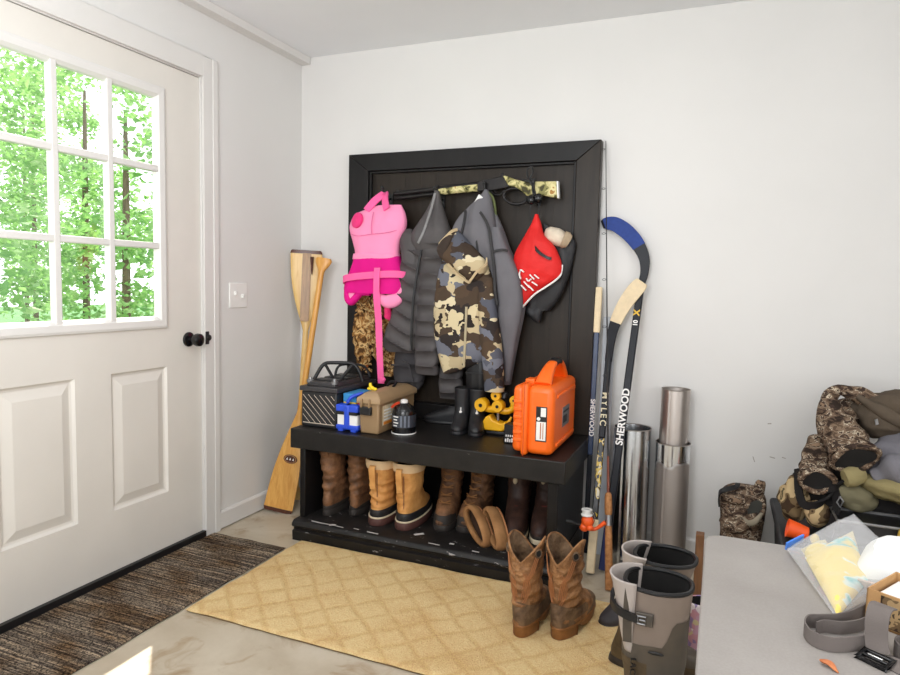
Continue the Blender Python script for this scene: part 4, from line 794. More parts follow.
for x, y, rz, lb, sd in ((.722, -.405, .14, 'tan snow boot with a black rubber band, left of its pair under the bench', 3), (.852, -.400, .10, 'tan snow boot with a black rubber band, right of its pair under the bench', 4)):
    g = boot('snow_boot', lb, (x, y, P0), rz, tanr, [('sole', m_msole, 0, .028, .011, None), ('welt_line', m_csole, .028, .034, .010, None), ('rubber_band', m_rubber, .033, .062, .006, None)], m_tanb, m_dlin, 1.12, crease=.0065, cz=(.07, .17), seed=sd, group='shoes under the bench')
    mb = MB(); mb.rings([[Vector((p.x, p.y, p.z)) for p in outline(z * 1.12, -.066 * 1.12, .074 * 1.12, .058 * 1.12, .056 * 1.12, ex=e)] for z, e in ((.222, .003), (.232, .006), (.25, .007), (.256, .003), (.252, -.004))], False, False); mb.build('cuff', m_cre, g)
    mb = MB(); mb.ribbon([(-.012, -.074 * 1.12 + .004, .145 * 1.12), (-.012, -.078 * 1.12, .19 * 1.12), (-.012, -.083 * 1.12, .225 * 1.12), (-.012, -.079 * 1.12, .238 * 1.12), (-.012, -.073 * 1.12, .236 * 1.12)], (1, 0, 0), .026, .0025, 18); mb.build('pull_tab', m_tanb, g)
    mb = MB(); mb.tube([(.004, -.070, .07 * 1.12), (.004, -.0685, .10 * 1.12), (.004, -.0705, .15 * 1.12), (.004, -.0745, .21 * 1.12)], .0015, 6, 16); mb.build('back_seam', m_msole, g)
for x, y, rz, lb, sd in ((.972, -.19, PI + .2, 'brown lace up boot right of the tan boots under the bench', 5), (1.115, -.16, PI - .05, 'brown lace up boot behind the moccasin slippers under the bench', 6)):
    g = boot('lace_up_boot', lb, (x, y, P0), rz, lacer, [('sole', m_sole, 0, .024, .005, None)], m_brn, m_dlin, 1.08, crease=.005, seed=sd, group='shoes under the bench')
    mb = MB(); s_ = 1.08
    for k in range(6):
        z = (.095 + k * .024) * s_; yf = (.155 - .026 * k if k < 3 else .088 - (k - 3) * .008) * s_ + .004
        mb.tube([(-.024, yf - .012, z), (0, yf + .006, z + .006), (.024, yf - .012, z + .012)], .0028, 6, 8); mb.tube([(.024, yf - .012, z), (0, yf + .007, z + .006), (-.024, yf - .012, z + .012)], .0028, 6, 8)
    mb.build('laces', flat('tan_laces', C(150, 104, 62), .8), g)
    mb = MB(); R = []
    for z, ex in ((.026, .0015), (.05, .002), (.062, -.006)): R.append([Vector((p.x * s_, max(p.y, .145) * s_, z * s_)) for p in outline(z, -.066, .215, .040, .050, ex=ex)])
    mb.rings(R, False, False); mb.build('toe_cap', m_sole, g)
for x, y, rz, lb, sd in ((1.297, -.20, PI + .17, 'dark brown pull on boot with an oval badge, left one behind the cowboy boots', 7), (1.412, -.15, PI + .10, 'dark brown pull on boot with an oval badge, rightmost under the bench', 8)):
    g = boot('work_boot', lb, (x, y, P0), rz, lacer, [('sole', m_csole, 0, .020, .004, None), ('rand', m_sole, .018, .034, .003, None)], m_dkb, m_dlin, 1.08, crease=.003, seed=sd, group='shoes under the bench')
    mb = MB(); mb.ell((.012, .0665 * 1.08, .205 * 1.08), (.010, .004, .015), 14, 8); mb.build('badge', m_csole, g)
    mb = MB(); mb.tube([(-.046, .04, .118), (-.025, .095, .122), (0, .112, .124), (.025, .095, .122), (.046, .04, .118)], .003, 6, 20); tag(mb.build('red_seam', flat('red_brown_trim', C(110, 40, 34), .6), g), 'dull red seam across the instep')
# moccasin slippers lying on their sides
m_moc = leather('tan_suede', C(132, 92, 54), C(170, 124, 80), 12, .85, .25); m_fleece2 = fabric('dark_slipper_inside', C(58, 42, 32), .2)
for c, ang, tilt, lb in (((1.205, -.425, P0 + .058), -22, 74, 'tan moccasin slipper tipped on its side, left of the pair'), ((1.285, -.425, P0 + .062), -38, 80, 'tan moccasin slipper leaning with its orange sole outward, right of the pair')):
    M3 = Matrix.Rotation(math.radians(ang), 4, 'Z') @ Matrix.Rotation(math.radians(tilt), 4, 'X') @ Matrix.Rotation(math.radians(90 - 42), 4, 'Z')
    g = thing('moccasin_slipper', lb, 'slipper', c, group='shoes under the bench')
    R = []
    for z, e in ((0, -.004), (.006, 0), (.022, .003), (.040, .002), (.052, -.004), (.054, -.014), (.046, -.020), (.02, -.012)): R.append([M3 @ (p + Vector((0, -.0, 0))) for p in outline(z, -.094, .094, .034, .042, ex=e)])
    mb = MB(); mb.rings(R, False, False); mb.build('upper', m_moc, g, angle=60)
    mb = MB(); mb.rings([[M3 @ p for p in outline(z, -.094, .094, .034, .042, ex=-.008)] for z in (.004, .016)]); mb.build('insole', m_fleece2, g)
    mb = MB(); mb.rings([[M3 @ p for p in outline(z, -.094, .094, .034, .042, ex=e)] for z, e in ((-.008, -.006), (-.004, 0), (.002, 0))]); tag(mb.build('sole', leather('orange_tan_sole', C(176, 112, 68), C(206, 146, 100), 20, .8), g), 'orange tan ridged sole')
# black child's rubber boots on the bench top
kid = [(.016, -.045, .145, .030, .038), (.035, -.047, .142, .031, .037), (.055, -.046, .11, .032, .035), (.075, -.044, .065, .033, .034), (.10, -.044, .046, .034, .034), (.14, -.046, .044, .037, .037), (.188, -.048, .046, .039, .039)]
for x, y, rz, lb, sd in ((1.015, -.19, PI + .20, 'black rubber boot on the bench top, left of the small pair', 11), (1.085, -.185, PI + .30, 'black rubber boot on the bench top beside the yellow toy', 12)):
    g = boot('rubber_boot', lb, (x, y, T), rz, kid, [('sole', m_rubber, 0, .016, .004, None), ('rand', m_blk, .014, .03, .003, None)], m_rubber, m_dlin, 1.0, crease=.0008, cz=(0, 0), seed=sd, group='small black rubber boots')
    mb = MB(); mb.ell((0, .052, .085), (.007, .004, .008), 12, 8); mb.ell((0, .049, .098), (.003, .003, .010), 12, 8)
    mb.build('white_logo', m_white, g)
low = [(.012, -.055, .17, .032, .042), (.03, -.058, .168, .035, .043), (.05, -.056, .12, .036, .042), (.07, -.054, .07, .035, .036), (.085, -.055, .05, .034, .035)]
boot('slip_on_shoe', 'low black shoe lying flat on the bench, left of the small rubber boots', (.965, -.10, T), PI / 2 + .15, low, [('sole', m_blk, 0, .012, .004, None)], m_rubber, m_dlin, 1.0, crease=.001, seed=14, cat='shoe')
# ---- cowboy boots on the rug
m_cow = leather('worn_cowboy_leather', C(80, 50, 30), C(184, 134, 88), 17, .65, .7, .012); m_cow2 = leather('cowboy_foot_leather', C(66, 48, 36), C(140, 112, 84), 16, .65, .5, .01); m_stit = flat('orange_stitching', C(168, 108, 64), .6, var=.1)
cowr = [(.040, -.052, .205, .040, .044), (.06, -.056, .206, .043, .046), (.085, -.056, .175, .044, .046), (.112, -.054, .115, .044, .045), (.14, -.054, .075, .045, .045), (.175, -.056, .066, .050, .050), (.225, -.060, .070, .054, .053), (.285, -.064, .076, .059, .057)]
ctop = lambda th: .074 * (abs(math.sin(th)) ** 1.0) - .036
for (x, y), rz, lb, sd in (((1.531, -.908), -.08, 'brown cowboy boot on the rug, left of the pair', 21), ((1.652, -.872), -.24, 'brown cowboy boot on the rug, right of the pair', 22)):
    g = boot('cowboy_boot', lb, (x, y, .0135), rz, cowr, [('welt', m_tsole, .032, .041, .006, None)], m_cow, m_cow2, 1.0, res=52, top=ctop, crease=.008, cz=(.09, .24), seed=sd, group='cowboy boots', depth=.62, rim=(m_cow, .0034))
    R = []
    for z, ex in ((0, .001), (.004, .003), (.034, .004)): R.append([Vector((p.x, min(p.y, .018), z)) for p in outline(z, -.052, .205, .040, .044, ex=ex)])
    mb = MB(); mb.rings(R); mb.build('heel', m_tsole, g, bevel=.001)
    R = []
    for z0, z1, ex in ((.006, .0, .0), (.034, .0, .004)): R.append([Vector((p.x, max(p.y, .04), (z0 if p.y > .09 else .030 - .024 * max(0, (p.y - .02) / .07)) if z0 < .01 else z0)) for p in outline(0, -.052, .205, .040, .044, ex=ex)])
    mb = MB(); mb.rings(R); mb.build('sole', m_tsole, g)
    R = [outline(z, yb, yf, wb, wf, ex=.0022) for z, yb, yf, wb, wf in crom(cowr, 30) if z < .105]
    R[-1] = [p + Vector((0, 0, .018 * max(0, -math.cos(2 * PI * i / 44)) - .012 * abs(math.sin(2 * PI * i / 44)))) for i, p in enumerate(R[-1])]
    mb = MB(); mb.rings(R, False, False); mb.build('foot_panel', m_cow2, g, angle=70)
    def onshaft(th, z):
        rr = crom(cowr, 60); r = min(rr, key=lambda q: abs(q[0] - z)); a = th
        c, s = math.cos(a), math.sin(a); yy = (r[2] + r[1]) / 2 + (r[2] - r[1]) / 2 * c; ww = r[3] + (r[4] - r[3]) * (1 + c) / 2
        return Vector((ww * math.copysign(abs(s) ** .78, s), yy, z)) * 1.0 + Vector((s, c, 0)) * .003
    mb = MB()
    for sg in (-1, 1):
        for off in (0, .10, .2):
            pts = []
            for k in range(14):
                u = k / 13; th = PI + sg * (.10 + off + 1.0 * u ** 1.3); z = .135 + .02 * off + (.165 - off * .05) * u ** .8 + .012 * math.sin(u * 9)
                pts.append(onshaft(th, min(z, .283)))
            mb.tube(pts, .0016, 5)
        for off in (0, .12):
            pts = [onshaft(PI + sg * (.16 + off + .30 * math.sin(PI * u)), .12 + .10 * u) for u in [k / 9 for k in range(10)]]; mb.tube(pts, .0015, 5)
    mb.build('stitching', m_stit, g)
    for sg in (-1, 1):
        mb = MB(); th = PI + sg * .95; p = onshaft(th, .285); nrm = Vector((math.sin(th), math.cos(th), 0)); q = p + nrm * .001
        tv = Vector((nrm.y, -nrm.x, 0)); ring = [q + tv * .011 * math.cos(a) + Vector((0, 0, .013 * math.sin(a))) for a in [2 * PI * i / 18 for i in range(19)]]; mb.tube(ring, .003, 6)
        ph = mb.build('pull_hole', m_cow2, g); mb = MB(); mb.rings([[q + nrm * o + tv * .009 * math.cos(a) + Vector((0, 0, .011 * math.sin(a))) for a in [2 * PI * i / 18 for i in range(18)]] for o in (-.002, .001)]); mb.build('hole', m_dlin, ph)
# ---- tall grey and olive rubber boots
m_grb = flat('warm_grey_rubber', C(140, 126, 116), .55, var=.05); 
t = NT('dirty_grey_rubber'); v = t.coord(); t.base(t.ramp(t.noise(v, 9, 5), [(.3, C(66, 64, 62)), (.7, C(98, 88, 76))])); t.bump(t.noise(v, 60, 3), .08, .003); m_drb = t.set(.5, 0, .4)
m_gus = flat('pale_grey_rubber', C(186, 176, 170), .5, var=.04); m_olv = leather('olive_brown_rubber', C(60, 48, 34), C(98, 82, 60), 16, .6, .3)
tall = [(.026, -.062, .225, .042, .050), (.05, -.066, .222, .045, .050), (.085, -.064, .175, .046, .048), (.115, -.062, .11, .048, .048), (.15, -.064, .078, .050, .050), (.21, -.074, .080, .056, .056), (.30, -.074, .080, .068, .066), (.405, -.080, .086, .078, .074)]
for (x, y), ln, lb, sd in (((1.880, -.955), (.34, .22), 'tall grey rubber boot nearer the steel tubes, behind its pair', 31), ((1.958, -1.240), (.06, .02), 'tall grey rubber boot with a buckle strap nearest the camera beside the table', 32)):
    g = boot('tall_rubber_boot', lb, (x, y, .0135), -PI / 2, tall, [('sole', m_sole, 0, .026, .006, None), ('rand', m_olv, .022, .055, .003, None)], m_grb, m_dlin, 1.0, res=40, crease=.001, cz=(0, 0), seed=sd, group='tall grey rubber boots', rim=(m_blk, .0055), depth=.7, lean=ln)
    n_before = set(g.children)
    R = []
    for k, r in enumerate(crom(tall, 40)):
        if r[0] > .335: break
        R.append(outline(*r, ex=.0018))
    zt = lambda th: (.322 if abs(math.sin(th)) < .25 and math.cos(th) > 0 else (.290 if abs(math.sin(th)) > .0 else .2))
    # darker lower shell whose upper edge steps up at the front of the leg
    for ring in R:
        for i, p in enumerate(ring):
            th = 2 * PI * i / 44; lim = .262 + .075 * max(0.0, min(1.0, (math.cos(th) - .35) / .25)) - .012 * max(0, -math.cos(th))
            if p.z > lim: 
                rr = crom(tall, 80); r = min(rr, key=lambda q: abs(q[0] - lim)); q = outline(*r, ex=.0016)[i]; ring[i] = Vector((q.x, q.y, lim))
    mb = MB(); mb.rings(R, False, False); mb.build('lower_shell', m_drb, g, angle=70)
    R = [outline(*r, ex=.0030) for r in crom(tall, 60) if r[0] < .215]
    mb = MB(); vs = [p for q in R for p in q]
    n = 44; fs = []
    for k in range(len(R) - 1):
        for i in range(n):
            j = (i + 1) % n; cy = sum(R[a][b].y for a, b in ((k, i), (k, j))) / 2
            if math.cos(2 * PI * (i + .5) / n) < -.2 or R[k][i].z < .06: fs.append((k * n + i, k * n + j, (k + 1) * n + j, (k + 1) * n + i))
    mb.add(vs, fs); mb.build('heel_counter', m_olv, g, angle=70)
    # gusset at the back of the calf: folded pale rubber flap with buckle strap
    gp = crom([(.225, .040, -.045, .024), (.28, .048, -.046, .036), (.345, .058, -.044, .050), (.395, .064, -.042, .064), (.418, .066, -.042, .072)], 20)
    R = [[Vector((.006 + a_ * math.sin(q), cy_ - b_ * math.cos(q) ** .8 if math.cos(q) > 0 else cy_, z_)) for q in [-PI / 2 + PI * i / 24 for i in range(25)]] for z_, a_, cy_, b_ in gp]
    mb = MB(); mb.rings(R, False, False, closed=False); mb.build('gusset', m_gus, g, solid=.005, angle=80)
    mb = MB(); mb.ribbon([(.066, -.058, .405), (.063, -.060, .36), (.056, -.060, .30), (.050, -.058, .255)], (0, 1, 0), .022, .004, 16); mb.build('gusset_edge', m_drb, g)
    mb = MB(); mb.ribbon([(-.01, -.106, .352), (.022, -.106, .346), (.050, -.092, .338), (.068, -.068, .335), (.076, -.045, .334), (.0785, -.032, .334)], (0, 0, 1), .020, .004, 24); mb.build('strap', m_blk, g)
    mb = MB(); mb.box(.072, .080, -.040, .002, .318, .352); mb.build('buckle_patch', m_drb, g, bevel=.003)
    mb = MB(); mb.tube([(.082, -.034, .325), (.083, -.034, .345), (.083, -.016, .345), (.082, -.016, .325), (.082, -.034, .325)], .0025, 6); mb.tube([(.082, -.030, .335), (.083, -.016, .335)], .002, 6); mb.build('buckle', m_grey, g)
    mb = MB(); mb.ell((.0665, .012, .247), (.002, .020, .005), 14, 8); mb.build('oval_mark', m_blk, g)
    c = text('lettering', 'LACROSSE', .019, (.0655, -.040, .165), (.07, 0, -1), (-.25, 1, 0), m_blk, g, space=1.25, ext=.003)
    for ch in g.children:
        if ch not in n_before:
            for v_ in ch.data.vertices:
                if not ch.name.startswith('lettering'): v_.co.x += ln[0] * v_.co.z; v_.co.y += ln[1] * v_.co.z
            if ch.name.startswith('lettering'): ch.location.x += ln[0] * .165; ch.location.y += ln[1] * .165
# ---- dark ankle boot with a pale lining, by the fishing rod
ank = [(.014, -.060, .19, .036, .046), (.03, -.064, .188, .039, .046), (.05, -.064, .15, .040, .045), (.075, -.060, .095, .040, .042), (.10, -.058, .058, .040, .041), (.125, -.060, .052, .041, .041)]
g = boot('ankle_boot', 'dark grey ankle boot with a pale lining beside the tall grey boots', (1.865, -.600, .0005), 2.56, ank, [('sole', m_blk, 0, .014, .004, None)], flat('charcoal_boot', C(58, 54, 56), .7, var=.15), m_cre, 1.0, crease=.002, seed=41)
mb = MB(); c = [(p.x, p.y, p.z) for p in outline(.125, -.060, .052, .041, .041)]; mb.tube(c + [c[0]], .005, 8); mb.build('collar', fabric('pale_lining', C(206, 196, 190), .05), g)
# ---- floral child's boots, partly hidden behind the tall boots
t = NT('pink_floral_rubber'); v = t.coord(); vo = t.node('ShaderNodeTexVoronoi'); vo.inputs['Scale'].default_value = 62; t.l.new(v, vo.inputs['Vector'])
t.base(t.ramp(vo.outputs['Color'], [(0, C(206, 160, 178)), (.3, C(236, 222, 222)), (.5, C(150, 126, 170)), (.7, C(206, 150, 160)), (.85, C(214, 196, 150))], True)); m_flo = t.set(.5)
for (x, y), rz, lb, sd in (((2.075, -.82), -1.2, 'pink floral child boot behind the tall grey boots beside the table', 51),):
    g = boot('floral_boot', lb, (x, y, .0005), rz, kid, [('sole', m_blk, 0, .016, .004, None), ('rand', m_yel, .014, .026, .003, None)], m_flo, m_dlin, 1.0, crease=.0008, cz=(0, 0), seed=sd)
# ---- a short brown board standing behind the table corner
BD = (2.052, -.50, 0.0)
tag(MB().at(BD).box(2.036, 2.064, -.52, -.48, 0.0, .288).build('brown_post', m_board, None, bevel=.002), 'short brown wooden post standing behind the table corner', 'post')

# ================================================================== STICKS, RODS AND TUBES on the right
m_ink = flat('navy_black_shaft', C(18, 20, 28), .4, var=.1, spec=.25); m_btape = flat('blue_blade_tape', C(34, 62, 136), .7, var=.12, scale=60, bump=.2); m_ctape = flat('cream_tape', C(232, 212, 176), .8, var=.06, scale=50, bump=.2); m_bshaft = flat('blue_shaft', C(34, 52, 84), .35, var=.08)
def bar(mb, pts, wd, w_, th, res=None, rr=.3):
    """A rectangular bar along a path; wd = width direction."""
    return mb.ribbon(pts, wd, w_, th / 2, res)
# blue-taped stick
A0, A1 = Vector((1.690, -.325, .012)), Vector((1.757, -.045, 1.175))
hs = thing('hockey_stick', 'black hockey stick with a blue taped blade curving up against the wall', 'hockey stick', tuple(A0), group=None)
dA = (A1 - A0).normalized()
mb = MB().at(A0); bar(mb, [A0 + dA * .16, A1], (1, 0, 0), .030, .020); mb.build('shaft', m_ink, hs, bevel=.004)
mb = MB().at(A0); bar(mb, [A0, A0 + dA * .17], (1, 0, 0), .033, .024); tag(mb.build('grip_end', flat('navy_tape', C(30, 40, 84), .8), hs, bevel=.005), 'navy taped butt end')
bl = [(1.757, 1.165, .030), (1.768, 1.215, .034), (1.764, 1.275, .044), (1.737, 1.330, .054), (1.692, 1.382, .060), (1.640, 1.418, .058), (1.600, 1.424, .050), (1.580, 1.418, .034)]
R = []
P = crom(bl, 40)
for k, (x, z, w_) in enumerate(P):
    a = P[max(k - 1, 0)]; b = P[min(k + 1, 39)]; d = Vector((b[0] - a[0], 0, b[1] - a[1])).normalized(); nn = Vector((-d.z, 0, d.x)); u = k / 39
    c = Vector((x, -.045 + .018 * u * u, z)); th = Vector((0, .005, 0))
    R.append([c + nn * w_ / 2 - th, c + nn * w_ / 2 + th, c - nn * w_ / 2 + th, c - nn * w_ / 2 - th])
mb = MB().at(A0); mb.rings(R); mb.build('blade', m_ink, hs, bevel=.003)
mb = MB().at(A0); mb.rings([[p + (p - sum(r, Vector()) / 4) * .05 for p in r] for r in R[16:37]]); mb.build('blade_tape', m_btape, hs, bevel=.002)
fr = Vector((0, -1, .18)); perp = Vector((-1, 0, 0))
text('lettering', 'SHERWOOD', .041, A0 + dA * .625 + Vector((0, -.0108, 0)), dA, perp, m_white, hs, ext=.0005, bold=.0011, space=1.0)
text('lettering', '10', .026, A0 + dA * 1.02 + Vector((0, -.0108, 0)), dA, perp, m_white, hs, ext=.0005, bold=.0008)
text('lettering', 'X', .034, A0 + dA * 1.065 + Vector((0, -.0108, 0)), dA, perp, flat('gold_print', C(220, 176, 40), .5), hs, ext=.0005, bold=.0015)
# cream-taped stick with black and gold pattern
B0, B1 = Vector((1.648, -.375, .012)), Vector((1.640, -.085, .830))
hb = thing('hockey_stick', 'black and gold hockey stick with a cream taped blade and grip', 'hockey stick', tuple(B0), group=None)
dB = (B1 - B0).normalized()
t = NT('black_gold_pattern'); v = t.coord((18, 18, 9), (0, .6, 0)); t.base(t.ramp(t.noise(v, 1.6, 1.0, .5, 1.5), [(0, C(18, 18, 20)), (.56, C(206, 172, 60)), (.64, C(214, 204, 180)), (.70, C(20, 20, 22))], True)); m_gold = t.set(.35)
mb = MB().at(B0); bar(mb, [B0 + dB * .20, B0 + dB * .54], (1, 0, 0), .025, .020); mb.build('shaft', m_gold, hb, bevel=.004)
mb = MB().at(B0); bar(mb, [B0 + dB * .54, B1 + dB * .02], (1, 0, 0), .026, .020); tag(mb.build('upper_shaft', m_ink, hb, bevel=.004), 'plain black upper shaft')
mb = MB().at(B0); bar(mb, [B0, B0 + dB * .21], (1, 0, 0), .034, .026); tag(mb.build('grip_tape', m_ctape, hb, bevel=.006), 'cream taped grip')
bl = [(1.640, .83, .030), (1.645, .90, .034), (1.652, .96, .042), (1.666, 1.01, .048), (1.695, 1.075, .056), (1.730, 1.130, .062), (1.755, 1.162, .058), (1.765, 1.176, .046)]
P = crom(bl, 36); R = []
for k, (x, z, w_) in enumerate(P):
    a = P[max(k - 1, 0)]; b = P[min(k + 1, 35)]; d = Vector((b[0] - a[0], 0, b[1] - a[1])).normalized(); nn = Vector((-d.z, 0, d.x))
    c = Vector((x, -.085 + .004 * math.sin(k / 35 * PI), z)); th = Vector((0, .005, 0)); R.append([c + nn * w_ / 2 - th, c + nn * w_ / 2 + th, c - nn * w_ / 2 + th, c - nn * w_ / 2 - th])
mb = MB().at(B0); mb.rings(R[:16]); mb.build('blade_neck', m_ink, hb, bevel=.003)
mb = MB().at(B0); mb.rings([[p + (p - sum(r, Vector()) / 4) * .06 for p in r] for r in R[14:]]); tag(mb.build('blade_tape', m_ctape, hb, bevel=.003), 'cream taped blade')
text('lettering', 'MYLEC', .036, B0 + dB * .665 + Vector((0, -.0108, 0)), -dB, (1, 0, 0), flat('pale_print', C(224, 214, 180), .5), hb, ext=.0005, bold=.0006, space=1.45)
# blue stick with the grip up, beside the panel
C0, C1 = Vector((1.590, -.18, .012)), Vector((1.581, -.045, 1.150))
hc = thing('hockey_stick', 'blue hockey stick beside the panel with a cream taped grip at the top', 'hockey stick', tuple(C0), group=None)
dC = (C1 - C0).normalized()
mb = MB().at(C0); bar(mb, [C0, C0 + dC * .42], (1, 0, 0), .021, .017); tag(mb.build('lower_shaft', m_ink, hc, bevel=.003), 'black lower shaft'); mb = MB().at(C0); bar(mb, [C0 + dC * .42, C1 - dC * .19], (1, 0, 0), .021, .017); mb.build('shaft', m_bshaft, hc, bevel=.003)
mb = MB().at(C0); bar(mb, [C1 - dC * .20, C1], (1, 0, 0), .028, .022); tag(mb.build('grip_tape', m_ctape, hc, bevel=.005), 'cream taped grip')
text('lettering', 'SHERWOOD', .028, C0 + dC * .58 + Vector((0.001, -.0092, 0)), -dC, (1, 0, 0), m_white, hc, ext=.0005, bold=.0006)
# pale grey board behind the sticks
D0, D1 = Vector((1.645, -.15, .002)), Vector((1.628, -.028, 1.02))
mb = MB().at(D0); mb.ribbon([D0, D1], (1, 0, 0), .050, .004); tag(mb.build('grey_board', flat('pale_grey_board', C(176, 180, 186), .5, var=.05), None, bevel=.001), 'narrow pale grey board leaning on the wall behind the hockey sticks', 'board')
# fishing rod with an orange reel
F0 = Vector((1.738, -.470, .004)); F1 = Vector((1.578, -.012, 1.778)); dF = (F1 - F0).normalized()
fr_ = thing('fishing_rod', 'thin fishing rod with cork handle and orange reel leaning by the panel', 'fishing rod', tuple(F0))
mb = MB().at(F0); mb.tube([F0 + dF * .30, F0 + dF * .8, F1], [.0042, .0032, .0014], 8, 12); mb.build('rod_blank', m_steel, fr_)
mb = MB().at(F0); mb.tube([F0, F0 + dF * .02, F0 + dF * .20, F0 + dF * .235], [.013, .0145, .0135, .011], 14, 16); mb.build('handle', m_cork, fr_)
mb = MB().at(F0); mb.tube([F0 + dF * .275, F0 + dF * .29, F0 + dF * .345, F0 + dF * .36], [.012, .0145, .0135, .008], 14, 12); mb.build('fore_grip', m_cork, fr_)
mb = MB().at(F0); mb.tube([F0 + dF * .232, F0 + dF * .278], [.011, .011], 12); mb.build('reel_seat', m_grey, fr_)
mb = MB().at(F0); mb.tube([F0 + dF * .36, F0 + dF * .50], [.0055, .0045], 10); tag(mb.build('winding', flat('red_brown_winding', C(120, 58, 36), .4), fr_), 'red brown winding above the grip')
for f in (.62, .82, 1.02, 1.22, 1.42, 1.62, 1.80):
    mb = MB().at(F0); c = F0 + dF * f + Vector((-.010, -.006, 0)); mb.tube([c + Vector((.007 * math.cos(a), .004 * math.sin(a), .004 * math.sin(a))) for a in [2 * PI * i / 12 for i in range(13)]], .0010, 5); mb.build('line_guide', m_steel, fr_)
m_orr = flat('orange_reel', C(246, 96, 34), .4, var=.08)
RC = F0 + dF * .255 + Vector((-.075, -.03, -.005))
mb = MB().at(F0); mb.ell(RC, (.024, .022, .026), 20, 14); mb.ell(RC + Vector((-.012, 0, -.026)), (.018, .018, .018), 16, 10); mb.tube([RC + Vector((0, 0, -.028)), RC + Vector((.03, .01, -.03)), F0 + dF * .25 + Vector((-.01, -.012, 0))], [.010, .007, .009], 10, 16); mb.ell(RC + Vector((.012, -.01, -.022)), (.014, .014, .012))
rl = mb.build('reel', m_orr, fr_)
mb = MB().at(F0); mb.lathe([(.0, 0), (.022, 0), (.022, .004), (.017, .006), (.017, .018), (.021, .020), (.021, .024), (0, .026)], RC + Vector((-.004, 0, .022)), 24); mb.build('spool', m_white, rl)
mb = MB().at(F0); mb.tube([RC + Vector((-.012, 0, -.022)), RC + Vector((-.045, -.012, -.014)), RC + Vector((-.058, -.018, -.008))], .005, 8, 12); mb.tube([RC + Vector((-.055, -.018, -.008)), RC + Vector((-.078, -.026, -.004))], .008, 10); mb.build('crank', m_blk, rl)
mb = MB().at(F0); mb.tube([RC + Vector((.022, -.012, -.01)), RC + Vector((.030, -.014, .02)), RC + Vector((.014, -.012, .046)), RC + Vector((-.012, -.012, .050))], .0016, 6, 16); mb.build('bail', m_chrome, rl)
# galvanised tubes
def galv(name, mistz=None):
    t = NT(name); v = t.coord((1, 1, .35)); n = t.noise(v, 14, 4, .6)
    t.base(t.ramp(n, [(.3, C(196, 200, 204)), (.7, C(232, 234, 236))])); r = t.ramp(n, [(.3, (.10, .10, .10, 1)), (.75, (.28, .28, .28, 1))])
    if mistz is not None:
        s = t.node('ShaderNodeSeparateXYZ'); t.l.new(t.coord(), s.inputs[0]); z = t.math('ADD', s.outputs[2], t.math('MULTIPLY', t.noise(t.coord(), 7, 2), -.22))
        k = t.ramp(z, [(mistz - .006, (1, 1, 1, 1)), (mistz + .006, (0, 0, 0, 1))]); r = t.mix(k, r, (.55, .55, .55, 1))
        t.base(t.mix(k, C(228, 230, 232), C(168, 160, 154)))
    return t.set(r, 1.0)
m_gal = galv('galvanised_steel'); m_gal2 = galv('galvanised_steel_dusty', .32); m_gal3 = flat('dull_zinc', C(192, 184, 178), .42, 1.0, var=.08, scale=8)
def pipe(name, label, c, r, h, m, tilt=(0, 0), seam=True, z0=0.0):
    c = Vector(c); g = thing(name, label, 'duct pipe', tuple(c)); R = []
    for rr, z in ((r, 0), (r, .01), (r, h), (r - .0015, h), (r - .0015, .012)):
        R.append([c + Vector((rr * math.cos(a) + tilt[0] * z, rr * math.sin(a) + tilt[1] * z, z)) for a in [2 * PI * i / 56 for i in range(56)]])
    mb = MB().at(c); mb.rings(R, True, True); mb.build('tube_wall', m, g, angle=40)
    mb = MB().at(c); a = -PI / 2 - .35
    if seam: mb.ribbon([c + Vector(((r + .001) * math.cos(a) + tilt[0] * z, (r + .001) * math.sin(a) + tilt[1] * z, z)) for z in (0.002, h * .5, h)], (1, .3, 0), .009, .001); mb.build('seam', m, g)
    mb = MB().at(c); mb.tube([c + Vector(((r) * math.cos(q) + tilt[0] * h, r * math.sin(q) + tilt[1] * h, h)) for q in [2 * PI * i / 56 for i in range(57)]], .0022, 6); mb.build('rolled_edge', m_gal3, g)
    return g
pipe('duct_pipe', 'shiny steel duct pipe standing next to the hockey sticks', (1.762, -.150, .0), .077, .560, m_gal, (-.012, .09))
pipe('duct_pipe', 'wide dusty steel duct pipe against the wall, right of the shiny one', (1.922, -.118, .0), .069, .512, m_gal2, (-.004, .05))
pipe('duct_pipe', 'narrower dull steel duct pipe stacked in the top of the right hand duct pipe', (1.919, -.1125, .0135), .0575, .720, m_gal3, (0.002, .05))
# ================================================================== CAMO SACK by the wall
m_bcamo = camo('brown_bark_camo', [(0, C(48, 38, 32)), (.40, C(92, 74, 60)), (.47, C(124, 104, 86)), (.545, C(196, 182, 160)), (.57, C(74, 58, 48)), (.64, C(140, 116, 94))], 26, .85, (1, 1, 1.7), C(64, 50, 43), 3.0)
WO = (2.19, -.17, 0)
cs = thing('camo_sack', 'brown camo neoprene sack with a black strap standing at the wall behind the table', 'bag', WO)
mb = MB().at(WO)
cloth(mb, [(.001, 2.125, 2.255, -.17, .13), (.1, 2.118, 2.262, -.17, .15), (.22, 2.116, 2.268, -.17, .155), (.30, 2.112, 2.276, -.17, .15), (.345, 2.112, 2.276, -.165, .13), (.37, 2.125, 2.262, -.16, .10), (.385, 2.15, 2.24, -.155, .06)], 44, fold=.013, vf=13, hf=8, seed=61, wrinkle=.006); mb.build('body', m_bcamo, cs)
